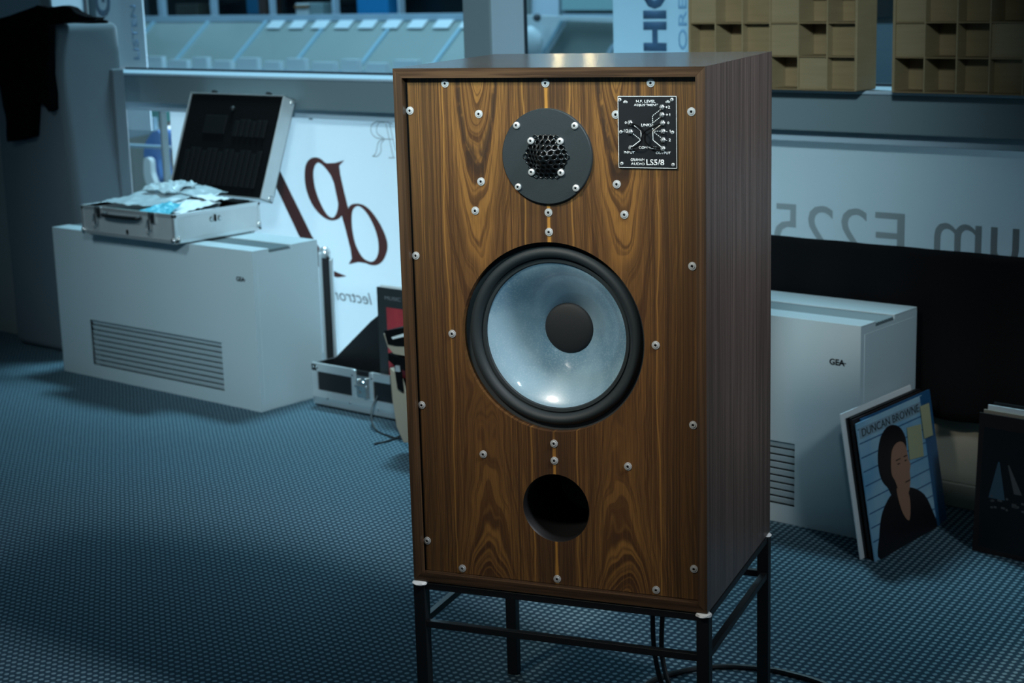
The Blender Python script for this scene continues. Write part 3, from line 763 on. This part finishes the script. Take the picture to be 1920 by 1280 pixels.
MB().prism([(0, -.004, .05), (0, -.006, .03), (0, -.002, .008), (0, .012, .002), (0, .03, .002), (0, .03, .004), (0, 0, .05)], (FW, 0, 0)).build('edge_profile', m_aluedge, fc)
MB().box(.158, .176, -.006, 0, .045, FH+.002, .002).build('edge_profile', m_aluedge, fc)
MB().box(.228, .242, -.006, 0, .045, FH+.002, .002).build('edge_profile', m_aluedge, fc)
MB().box(.176, .228, -.004, -.001, .045, FH-.012, .001).build('latch_plate', m_steel, fc)
MB().lathe([(.016, -.004), (.014, -.010), (.006, -.011), (0, -.011)], (.202, 0, .085), 'y', 18).build('latch', m_steel, fc, smooth=True)
MB().box(.18, .225, -.016, -.011, .083, .088, .001, mat=None).build('latch_wing', m_steel, fc)
MB().box(.182, .190, -.012, -.004, .06, .105, .002).build('latch_hook', m_steel, fc)
MB().box(.212, .220, -.012, -.004, .05, .11, .002).build('latch_hook', m_steel, fc)
for a, c_ in ((.008, FH-.010), (.020, FH-.010), (.163, FH-.014), (.238, FH-.014), (.15, .030), (.26, .026), (.06, .030)):
    MB().lathe([(.0045, -.004), (.003, -.0075), (0, -.008)], (a, 0, c_), 'y', 12).build('rivet', m_steel, fc, smooth=True)
# the lid, taken off and standing on edge between convector and glass
ld = empty('case_lid', (-3.566, 3.355, 0), rz=.70, label='black and aluminium flight case lid standing on edge beside left convector', cat='case lid')
LL = .42
MB().box(-.010, .010, 0, .03, .0, LL-.02, .002).build('lid_panel', m_ply, ld)
MB().box(-.020, -.010, -.002, .034, .0, LL-.01, .002).build('edge_profile', m_aluedge, ld)
MB().box(.010, .019, -.002, .034, .0, LL-.03, .002).build('edge_profile', m_aluedge, ld)
m = MB(); bmesh.ops.create_icosphere(m.bm, subdivisions=2, radius=.019)
for v in m.bm.verts: v.co = Vector((-.003+v.co.x, .014+v.co.y, LL-.014+v.co.z*1.1))
m.build('ball_corner', m_aluedge, ld, smooth=True)

# record in the case
m_slv_dark = pmat('dark_sleeve', (.022, .028, .030), .4)
m_red = pmat('red_print', (.36, .035, .045), .45, var=(18, .45))
rc = empty('record_sleeve', (-3.222, 3.215, .050), label='dark bordered record sleeve with red picture standing in the flight case', cat='record')
MB().box(0, .315, 0, .004, 0, .315).build('cover', m_slv_dark, rc)
MB().box(.034, .285, -.0004, .0002, .02, .262).build('picture', m_red, rc)
text_mesh('MUSIC RECORD', 'title', m_grey, rc, (.105, -.0003, .288), (1, 0, 0), (0, 0, 1), height=.010, width=.15, ext=.0003)
o = MB().box(-3.215, -2.90, 3.222, 3.226, .055, .371).build('record_sleeve', m_paper, label='pale record sleeve edge showing just behind the red sleeve in flight case', cat='record')

# beige and black bag hanging in front of the case
m_beige = pmat('beige_canvas', (.34, .29, .22), .8, bump=(300, .2))
bg = empty('canvas_bag', (-2.88, 2.99, 0), label='small beige canvas and black bag with straps half hidden behind the loudspeaker', cat='bag')
def poly_y(pts, Y, th_, mat, name, bev=.004):
    w_pts = yb(pts, Y); loc = Vector((-2.88, 2.99, 0))
    m = MB().fill([[p-loc for p in w_pts]], (0, th_, 0)); return m.build(name, mat, bg)
poly_y([(720, 620), (758, 614), (790, 614), (790, 650), (742, 648), (727, 645)], 2.965, .07, m_case_in, 'flap')
poly_y([(719, 625), (727, 650), (738, 663), (790, 672), (790, 640), (745, 640)], 2.970, .06, m_beige, 'pouch_body')
poly_y([(728, 662), (750, 672), (790, 676), (790, 705), (744, 690), (728, 675)], 2.975, .05, m_case_in, 'pouch_base')
poly_y([(734, 632), (757, 625), (757, 631), (736, 636)], 2.963, .003, m_putty, 'white_stripe')
poly_y([(731, 690), (742, 700), (752, 735), (790, 760), (790, 830), (757, 829), (744, 800), (736, 750)], 2.985, .02, m_beige, 'strap')
poly_y([(739, 688), (750, 690), (755, 735), (745, 728)], 2.975, .006, m_case_in, 'webbing')
poly_y([(741, 685), (747, 686), (748, 697), (741, 696)], 2.970, .006, m_alu, 'buckle')
kp = [onZ(702, 832, .003), onZ(728, 826, .003), onZ(748, 818, .003), onZ(762, 800, .003), onZ(800, 790, .003)]
MB().tube(spline(kp, 8), .0028, 8).build('thin_cable', m_blk, smooth=True, label='short black cable end pointing left on the carpet beside loudspeaker', cat='cable')
p0 = onY(708, 742, 3.185)
kp = [p0, onY(698, 765, 3.15), onZ(697, 790, .02), onZ(708, 808, .003), onZ(732, 818, .003), onZ(758, 823, .006), onZ(800, 822, .003)]
MB().tube(spline(kp, 8), .0028, 8).build('thin_cable', m_blk, smooth=True, label='black cable looping down in front of the flight case latch', cat='cable')

# ==================================================================  RECORDS ON THE RIGHT
m_blue = {}
m_b1, b = newmat('pale_blue_print', .35); x, y, z = coords()
X.nt.links.new(mixc(smooth(noise(vec(x, y, z), 9, 2), .3, .7), (.14, .36, .56), (.32, .52, .64)), b.inputs['Base Color'])
m_b2 = pmat('deep_blue_print', (.02, .10, .22), .35)
m_hair = pmat('dark_print', (.008, .007, .010), .35)
m_skin = pmat('portrait_skin_print', (.34, .18, .12), .35)
m_note = pmat('sticky_note', (.38, .40, .24), .7)
m_slv_blk = pmat('black_sleeve', (.006, .006, .007), .4)
m_slv_brn = pmat('brown_sleeve', (.018, .010, .008), .4)
def leaning(name, P, ry, rz, w, h, t, mat, **k):
    # sleeve whose local x runs along its width, y = depth away from its face, z up; tilted back by ry
    e = empty(name, P, 0, **k); e.rotation_euler = (ry, 0, rz)
    MB().box(0, w, 0, t, 0, h, .0004).build('cover', mat, e); return e
RZ = PI/2+.0; LEAN = -.17
specs = [(-1.570, 2.952, .285, .0035, m_b1, 'blue record sleeve with dark haired portrait, frontmost of the stack by the right convector', .285),
         (-1.5755, 2.982, .300, .0035, m_b2, 'deep blue record sleeve showing at right edge behind the portrait sleeve', .288),
         (-1.581, 2.958, .300, .0035, m_slv_brn, 'dark brown record sleeve third in the leaning stack at right', .290),
         (-1.587, 2.962, .300, .0035, m_slv_blk, 'black record sleeve in the middle of the leaning stack at right', .292),
         (-1.593, 2.958, .300, .0035, m_slv_blk, 'black record sleeve just before the white one in leaning stack', .292),
         (-1.599, 2.945, .300, .0035, m_paper, 'white record sleeve rearmost in the stack leaning on the right convector', .302)]
recs = []
for i, (xx, yy, w_, t_2, mt, lb, hh_) in enumerate(specs):
    e = leaning('record_sleeve', (xx, yy, .001), LEAN, RZ, w_, hh_, t_2, mt, label=lb, cat='record', group='records leaning on the right convector'); recs.append(e)
e = recs[0]
for i in range(9):
    zz = .272-.029*i
    o = MB().box(.001, .284, -.0003, .0001, zz-.0012, zz+.0012).build('siding_line', m_b2, e)
def fdec(pts, mat, name, off): return MB().fill([[(p[0]*.9, -off, p[1]*.9) for p in smooth_loop(pts, 4)]], (0, .0003, 0)).build(name, mat, e)
fdec([(.02, .0), (.03, .05), (.06, .10), (.12, .13), (.19, .125), (.26, .09), (.295, .03), (.30, .0), (.15, -.0)], m_hair, 'print_jacket', .0006)
fdec([(.078, .165), (.069, .190), (.070, .218), (.080, .244), (.098, .266), (.124, .279), (.150, .281), (.176, .274), (.196, .260), (.208, .238), (.206, .212), (.190, .150), (.165, .130), (.130, .112), (.110, .125), (.098, .145)], m_hair, 'print_hair', .0010)
fdec([(.128, .205), (.140, .226), (.165, .236), (.190, .232), (.204, .215), (.207, .190), (.213, .172), (.206, .160), (.202, .135), (.186, .112), (.165, .108), (.145, .125), (.132, .155), (.124, .165), (.122, .180)], m_skin, 'print_face', .0014)
fdec([(.135, .135), (.165, .115), (.185, .112), (.188, .085), (.172, .050), (.145, .080)], m_skin, 'print_neck', .0012)
for zz, ww, xx in ((.1965, .022, .148), (.1965, .016, .186), (.138, .024, .178), (.1865, .012, .153), (.1865, .009, .188)):
    MB().box(xx*.9, (xx+ww)*.9, -.0020, -.0015, zz*.9, zz*.9+.0022).build('print_feature', m_hair, e)
MB().box(.006, .270, -.0004, 0, .252, .274).build('title_band', pmat('pale_band', (.22, .34, .42), .4), e)
text_mesh('DUNCAN BROWNE', 'title', m_slv_dark, e, (.138, -.0005, .263), (1, 0, 0), (0, 0, 1), height=.016, width=.245, ext=.0004)
MB().box(.272, .285, -.0006, 0, 0, .285).build('spine_band', m_b2, e)
def note(px, pw, ph, z0, lb, lead, tilt):
    e2 = empty('sticky_note', recs[0].matrix_world.translation); e2.location = (specs[0][0], specs[0][1], .001); e2.rotation_euler = (LEAN, 0, RZ)
    tag(e2, lb, 'note', 'sticky notes on the front record')
    mt = Matrix.Translation((px, 0, z0)) @ Matrix.Rotation(tilt, 4, 'Y')
    MB().box(0, pw, -.0022-lead, -.0018-lead, 0, ph, mat=mt).build('note_sheet', m_note, e2)
note(.190, .062, .068, .166, 'square yellow sticky note beside the head on the blue portrait sleeve', .0, .10)
note(.262, .040, .070, .195, 'narrow yellow sticky note on the right edge of the portrait sleeve', .001, .02)

# dark records at far right
ds = empty('record_sleeve', (-1.446, 3.13, 0), 0, label='dark record sleeve with concert spotlights, front one at the right edge', cat='record')
ds.rotation_euler = (-.05, 0, -.05)
MB().box(0, .30, 0, .004, 0, .29, .0004).build('cover', m_slv_brn, ds)
m_beam = pmat('beam_print', (.05, .10, .14), .5); m_beam2 = pmat('stage_print', (.10, .10, .10), .5); m_gold = pmat('gold_print', (.28, .17, .03), .5)
MB().box(.012, .30, -.0003, 0, .012, .262).build('picture', m_slv_blk, ds)
MB().fill([[(.047, -.0008, .195), (.050, -.0008, .195), (.066, -.0008, .118), (.030, -.0008, .118)]], (0, .0003, 0)).build('light_beam', m_beam, ds)
MB().fill([[(.068, -.0008, .192), (.071, -.0008, .192), (.102, -.0008, .135), (.085, -.0008, .135)]], (0, .0003, 0)).build('light_beam', m_beam2, ds)
for i in range(16):
    a = .03+random.random()*.09; c_ = .095+random.random()*.03; MB().box(a, a+.004+random.random()*.006, -.0009, -.0004, c_, c_+.004).build('stage_light', m_beam2, ds)
MB().box(.115, .135, -.0009, -.0004, .225, .25).build('gold_mark', m_gold, ds)
for i, (dx, dy, hh, mt, lb) in enumerate(((.012, .012, .305, m_paper, 'white record sleeve edge behind the dark sleeve at right edge'), (.020, .020, .310, m_slv_blk, 'black record sleeve rearmost at the right edge of picture'), (.006, .006, .296, m_beige, 'beige record sleeve just behind the dark concert sleeve'))):
    e3 = empty('record_sleeve', (-1.446+dx, 3.13+dy, 0), 0, label=lb, cat='record', group='records at the right edge'); e3.rotation_euler = (-.05, 0, -.05)
    MB().box(0, .315, 0, .004, 0, hh, .0004).build('cover', mt, e3)
ds['group'] = 'records at the right edge'

# ==================================================================  WOODEN DIFFUSERS
def diffuser(x0, ncol, nrow, depths, label):
    e = empty('wooden_diffuser', (kx(x0), ky(3.300), kz(.913)+.001), label=label, cat='acoustic panel', group='wooden grid diffusers on the sill')
    p = .0722*KW; D_ = .089; t = .0032; wd = p*ncol; hh = p*nrow
    for i in range(ncol+1):
        xx = i*p
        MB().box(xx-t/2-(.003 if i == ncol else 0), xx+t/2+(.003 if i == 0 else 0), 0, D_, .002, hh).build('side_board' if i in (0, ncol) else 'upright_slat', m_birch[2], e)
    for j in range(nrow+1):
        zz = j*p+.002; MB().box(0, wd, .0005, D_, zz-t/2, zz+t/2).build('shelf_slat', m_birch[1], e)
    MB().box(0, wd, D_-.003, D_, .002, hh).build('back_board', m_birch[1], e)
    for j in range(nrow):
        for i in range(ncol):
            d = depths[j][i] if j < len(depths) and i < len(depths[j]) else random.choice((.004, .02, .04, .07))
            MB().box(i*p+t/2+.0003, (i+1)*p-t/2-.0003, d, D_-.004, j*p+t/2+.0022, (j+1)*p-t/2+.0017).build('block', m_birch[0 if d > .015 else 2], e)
    return e
D0, D1, D2, D3 = .005, .022, .042, .068
diffuser(-2.2555, 6, 5, [[D1, D3, D2, D3, D0, D1], [D2, D3, D1, D0, D3, D1], [D0, D2, D1, D0, D3, D3], [D1, D0, D3, D2, D0, D1]], 'wooden cell diffuser panel behind the loudspeaker, left of the two')
diffuser(-1.736, 6, 5, [[D3, D3, D2, D1, D3, D1], [D0, D3, D2, D0, D2, D3], [D0, D1, D2, D3, D0, D1]], 'wooden cell diffuser panel in the dark right corner, right of the two')

# ==================================================================  TALL DIVIDER AND JACKET
dv = empty('upholstered_divider', (-4.965, 3.212, 0), label='tall grey upholstered divider with rounded corners at the left window', cat='divider')
m = MB(); b2 = bmesh.new(); bmesh.ops.create_cube(b2, size=1)
for v in b2.verts: v.co = Vector((.2125+v.co.x*.425, .109+v.co.y*.218, .535+v.co.z*1.07))
bmesh.ops.subdivide_edges(b2, edges=list(b2.edges), cuts=1)
bmesh.ops.bevel(b2, geom=[e_ for e_ in b2.edges if e_.calc_face_angle(0) > .5], offset=.028, segments=5, affect='EDGES', profile=.5)
for v in b2.verts:
    t = max(0, (v.co.z-.45)/.6)
    if v.co.x > .2: v.co.x -= .060*t*(v.co.x/.425)*(1-v.co.y/.23)
m.join(b2); m.build('body', m_upholst, dv, smooth=True)
MB().box(.398, .4255, .17, .215, .10, .92, .004).build('edge_trim', m_upholst, dv)
# jacket
def jacket():
    m = MB(); YJ = 3.200
    out = [(-60, 60), (-20, 42), (30, 27), (50, 20), (78, 9), (100, 14), (125, 10), (140, 14), (152, 24), (170, 31), (192, 33), (186, 38), (140, 42), (98, 47), (97, 90), (98, 140), (103, 175), (104, 205), (98, 209), (88, 196), (72, 190), (68, 255), (45, 262), (24, 265), (20, 215), (4, 150), (-20, 170), (-60, 180)]
    pts = [onY(p[0], p[1], YJ) for p in out]
    m.fill([pts], (0, .012, 0))
    bmesh.ops.triangulate(m.bm, faces=m.bm.faces)
    for _ in range(3):
        bmesh.ops.subdivide_edges(m.bm, edges=[e_ for e_ in m.bm.edges if e_.calc_length() > .03], cuts=1, use_grid_fill=True)
        bmesh.ops.triangulate(m.bm, faces=m.bm.faces)
    for v in m.bm.verts:
        k = pnoise(v.co*16)
        if v.co.y < YJ+.006: v.co.y -= .016+.012*k
    # shoulder roll lying over the top edge
    top = [(-60, 62), (-20, 48), (30, 38), (80, 26), (125, 26), (155, 34), (186, 38)]
    rr = [.012, .018, .022, .028, .024, .012, .004]
    q_ = [onY(p[0], p[1], YJ+.02)+Vector((0, .03, -.006)) for p in top]
    m.tube(q_, .02, 10, rr)
    return m
jacket().build('jacket', m_jacket, smooth=True, label='black jacket thrown over the top of the grey divider', cat='jacket')

# ==================================================================  BEYOND THE GLASS
m_hall = pmat('hall_white', (.50, .58, .62), .7)
m_hallg = pmat('hall_grey', (.10, .15, .18), .7)
m_hbanner = pmat('hall_banner', (.50, .60, .70), .7)
m_navy = pmat('navy_print', (.03, .07, .14), .7)
m_pblue = pmat('pale_blue_letters', (.22, .34, .50), .7)
m_roofglass = pmat('roof_glass', (.22, .27, .26), .15, coat=.5, var=(1.2, .15))
m_rafter = pmat('rafter_paint', (.22, .36, .44), .5)
m_rail = pmat('rail_paint', (.34, .46, .56), .5)
m_darkpane = pmat('dark_pane', (.02, .04, .05), .2)

MB().box(-26, 4, 3.6, 22, -3.1, -3.0).build('ground', m_hallg, **ST)
MB().box(-40, 4, 20, 20.2, -3, 6).build('wall_hall', m_hallg, **ST)
# glass lean-to roof over the hall
Y1, Z1 = 12.0, .80; Y0, Z0 = 11.40, .315
rf = empty('glass_roof', (-12, 11.7, 0), label='sloping glass roof with pale rafters seen through the upper windows', cat='roof')
def rb(m, x0, x1, y0, y1, z0, z1, **k): return m.box(x0+12, x1+12, y0-11.7, y1-11.7, z0, z1, **k)
xs = [onY(397, 37, Y1).x+.917*i for i in range(-2, 9)]
for a, c_ in zip(xs, xs[1:]):
    MB().prism([(a+12, Y0-11.7, Z0), (c_+12, Y0-11.7, Z0), (c_+12, Y1-11.7, Z1), (a+12, Y1-11.7, Z1)], (0, .01, -.01)).build('roof_pane', m_roofglass, rf)
for a in xs:
    MB().prism([(a+12-.022, Y0-11.7-.03, Z0), (a+12+.022, Y0-11.7-.03, Z0), (a+12+.022, Y1-11.7-.03, Z1), (a+12-.022, Y1-11.7-.03, Z1)], (0, .03, -.02)).build('rafter', m_rafter, rf)
rb(MB(), xs[0], xs[-1], Y1-.05, Y1+.05, Z1-.03, Z1+.035).build('top_rail', m_rail, rf)
rb(MB(), xs[0], xs[-1], Y0-.02, Y0+.02, Z0-.02, Z0+.02).build('bottom_rail', m_rail, rf)
# white blocks in place of bright reflections, below and ahead of the roof edge
wx = -14.9
i = 0
while wx < -10.3:
    ww = .22+.08*((i*7) % 3)/2
    tt = .09*((i*5) % 2)
    MB().box(wx, wx+ww, 11.30, 11.36, .10, .41+.03*((i*3) % 2)).build('reflection_panel', m_hall, label='white block standing in for bright reflections along the foot of the glass roof', cat='panel', group='white reflection blocks at the foot of the glass roof')
    wx += ww+.10; i += 1
MB().box(-15.5, -6, 11.0, 11.28, -.6, .10).build('gallery_wall', m_hall, label='pale gallery wall below the glass roof', cat='wall')
wx = -13.3; i = 0  # white strips drawn in for bright reflections near the ridge
while wx < -10.4:
    ww = .20
    MB().prism([(wx, 11.86, Z0+(11.86-Y0)/(Y1-Y0)*(Z1-Z0)+.012), (wx+ww, 11.86, Z0+(11.86-Y0)/(Y1-Y0)*(Z1-Z0)+.012), (wx+ww, 11.95, Z0+(11.95-Y0)/(Y1-Y0)*(Z1-Z0)+.012), (wx, 11.95, Z0+(11.95-Y0)/(Y1-Y0)*(Z1-Z0)+.012)], (0, -.01, .008)).build('reflection_strip', m_hall, label='small white strip standing in for a bright reflection near the ridge of the glass roof', cat='panel', group='white reflection strips along the ridge of the glass roof')
    wx += .33; i += 1
# facade above the roof, with room windows
fa = empty('office_facade', (-12, 12.4, 0), label='dark office windows above the glass roof beyond the hall', cat='building')
MB().box(-4.2, 6.5, .25, .30, .70, 3.0).build('back_wall', m_darkpane, fa)
for px, w_ in ((300, .07), (397, .05), (507, .03), (625, .04), (748, .03)):
    p = onY(px, 15, 12.15); MB().box(p.x+12-w_/2, p.x+12+w_/2, -.25, -.18, .80, 3.0).build('mullion', m_rail, fa)
for px0, px1, py, mt, lb in ((675, 733, 28, pmat('hall_blue', (.01, .22, .50), .5), 'bright blue container standing in an office window beyond the hall'),
                         (468, 490, 24, pmat('hall_blue2', (.01, .10, .20), .5), 'dark blue bag in the office window left of centre'),
                         (560, 582, 28, m_hall, 'small white box in an office window'),
                         (586, 610, 28, pmat('hall_pale', (.20, .30, .32), .6), 'pale grey crate beside the white box in office window'),
                         (490, 503, 26, pmat('hall_brown', (.06, .04, .035), .6), 'brown upright board beside the blue bag in office window'),
                         (335, 375, 28, pmat('hall_brown2', (.035, .04, .035), .6), 'dark brown crate in the leftmost office window')):
    A = onY(px0, py, 12.3); B = onY(px1, py, 12.3); h_ = {675: .30, 468: .22, 560: .12, 586: .12, 490: .30, 335: .12}[px0]
    o = MB().box(A.x, B.x, 12.26, 12.50, A.z-.02, A.z+h_, .01).build('storage_box', mt, label=lb, cat='box')
    if px0 == 560: MB().box(A.x-.005, B.x+.005, 12.25, 12.50, A.z+.07, A.z+.10).build('lid', pmat('cardboard', (.22, .13, .07), .7), o)
MB().box(-5.5, 7.5, -.30, -.20, 1.45, 4.5).build('pale_reflector', m_hall, fa)  # unseen pale wall added to give the speaker top a bright reflection
# right hand part: white framed bay
by = empty('white_bay', (-9, 12, 0), label='white framed roof bay seen right of the window mullion', cat='window bay')
def ydec(pts, Y, mat, name, parent, base, th_=.05):
    q_ = [onY(px, py, Y)-Vector(base) for px, py in pts]
    return MB().fill([q_], (0, th_, 0)).build(name, mat, parent)
BB = (-9, 12, 0)
ydec([(968, 28), (1200, 34), (1200, 44), (1060, 38), (1012, 118), (968, 118)], 11.2, m_hall, 'frame', by, BB)
ydec([(1058, 39), (1200, 43), (1200, 125), (1004, 122)], 11.28, m_roofglass, 'pane', by, BB)
ydec([(1050, 38), (1056, 38), (1010, 118), (1004, 118)], 11.19, m_rafter, 'rafter', by, BB, .02)
ydec([(1145, 85), (1155, 78), (1140, 110), (1130, 110)], 11.18, m_rail, 'rafter', by, BB, .02)
ydec([(1048, -40), (1150, -40), (1150, 26), (1048, 26)], 11.5, m_hallg, 'window_frame', by, BB)
ydec([(1053, -40), (1150, -40), (1150, 19), (1053, 19)], 11.45, pmat('pale_teal_pane', (.28, .45, .48), .3), 'window_pane', by, BB)
ydec([(968, -40), (1048, -40), (1048, 29), (968, 29)], 11.55, m_hbanner, 'wall', by, BB)
ydec([(970, -40), (990, -40), (990, 28), (970, 28)], 11.50, m_roofglass, 'side_pane', by, BB)
p = onY(1007, 33, 11.1); m = MB(); bmesh.ops.create_icosphere(m.bm, subdivisions=2, radius=.035)
for v in m.bm.verts: v.co = v.co+p-Vector(BB)
m.build('knob', m_gasket, by, smooth=True)
m = MB(); bmesh.ops.create_icosphere(m.bm, subdivisions=2, radius=.13); p = onY(995, 78, 11.1)
for v in m.bm.verts: v.co = Vector((v.co.x, v.co.y*.3, v.co.z))+p-Vector(BB)
m.build('lamp_globe', m_hall, by, smooth=True)

# hanging banners
def hbanner(Y, pxl, pxr, rz, ztop, zbot, label):
    A = onY(pxl, 60, Y); wd = (onY(pxr, 60, Y)-A).length
    e = empty('hanging_banner', (A.x, Y, 0), rz, label=label, cat='banner', group='white vertical banners hanging in the hall')
    MB().box(0, wd, 0, .004, zbot, ztop).build('fabric', m_hbanner, e); return e, wd
e, wd = hbanner(4.2, 183, 271, 0, 2.4, .62, 'white vertical banner at the left edge behind divider and jacket')
text_mesh('LISTEN', 'lettering', m_pblue, e, (wd*.80, -.001, 1.00), (0, 0, 1), (-1, 0, 0), height=.036, width=.21, ext=.0006, bold=.02)
text_mesh('G', 'lettering', m_navy, e, (wd*.16, -.001, 1.110), (0, 0, 1), (-1, 0, 0), height=.10, width=.10, ext=.0006, bold=.035)
e, wd = hbanner(4.2, 1150, 1292, .0, 2.4, .55, 'white vertical banner with large navy letters behind the loudspeaker')
zt = onY(1230, 66, 4.2).z
text_mesh('HIGH', 'lettering', m_navy, e, (wd*.56, -.001, zt+.108), (0, 0, 1), (-1, 0, 0), height=.086, width=.31, ext=.0006, bold=.045)
text_mesh('LOREN', 'lettering', m_pblue, e, (wd*.92, -.001, zt+.045), (0, 0, 1), (-1, 0, 0), height=.030, width=.25, ext=.0006, bold=.01)

# things seen through the clear strip of lower glass
pb_ = lambda px, py, Y: onY(px, py, Y)
def slab(name, pts, Y, th_, mat, label, cat):
    return MB().fill([[pb_(a, c_, Y) for a, c_ in pts]], (0, th_, 0)).build(name, mat, label=label, cat=cat)
slab('display_wall', [(180, 150), (360, 150), (360, 420), (180, 420)], 6.4, .05, pmat('stone_beige', (.42, .43, .40), .7), 'beige hall wall seen through the clear strip of lower glass', 'wall')
gd = empty('garment_display', (-6.1, 5.6, -3.0), label='display with bright blue coat, white cloth and small teal sign beyond the clear glass strip', cat='display')
def gpart(name, pts, Y, th_, mat):
    return MB().fill([[pb_(a, c_, Y)-Vector((-6.1, 5.6, -3.0)) for a, c_ in pts]], (0, th_, 0)).build(name, mat, gd)
gpart('board', [(225, 170), (285, 170), (285, 250), (225, 262)], 5.9, .03, m_hbanner)
gpart('teal_sign', [(283, 206), (312, 206), (312, 228), (283, 228)], 5.8, .03, pmat('teal_sign', (.10, .36, .34), .6))
gpart('white_cloth', smooth_loop([(288, 248), (305, 237), (322, 250), (322, 275), (300, 275), (284, 270)]), 5.6, .06, pmat('bright_white', (.9, .92, .95), .6))
gpart('rail', [(225, 270), (340, 276), (340, 281), (225, 276)], 5.2, .03, m_rail)
m_cobalt = pmat('cobalt_cloth', (.10, .24, .58), .6)
gpart('blue_coat', smooth_loop([(284, 250), (296, 245), (300, 262), (296, 300), (300, 335), (290, 345), (280, 320), (270, 295), (272, 270)]), 5.4, .08, m_cobalt)
gpart('white_lining', smooth_loop([(270, 298), (281, 300), (284, 325), (290, 347), (278, 350), (270, 330)]), 5.35, .03, pmat('bright_white2', (.9, .92, .95), .6))
pz = onY(289, 300, 5.6); MB().box(pz.x+6.1-.015, pz.x+6.1+.015, 0, .03, 0, 3.50).build('post', m_rail, gd)

# pendant lamps in the hall, reflected in the speaker top
m_lamp = pmat('lamp_glow', (1.0, .62, .30), .5, emit=60)
for xx, lb in ((-9.61, 'left'), (-9.25, 'right')):
    e = empty('pendant_lamp', (xx, 12.0, 1.72), label='warm pendant lamp hanging high in the hall, %s of two' % lb, cat='lamp')
    MB().lathe([(.0, .0), (.035, .02), (.042, .07), (.0, .11)], (0, 0, -.05), 'z', 16).build('bulb', m_lamp, e, smooth=True)
    MB().lathe([(.02, .06), (.06, .05), (.07, .02)], (0, 0, 0), 'z', 16).build('shade', m_frame, e, smooth=True)
    MB().box(-.004, .004, -.004, .004, .06, 2.5).build('cord', m_gasket, e)
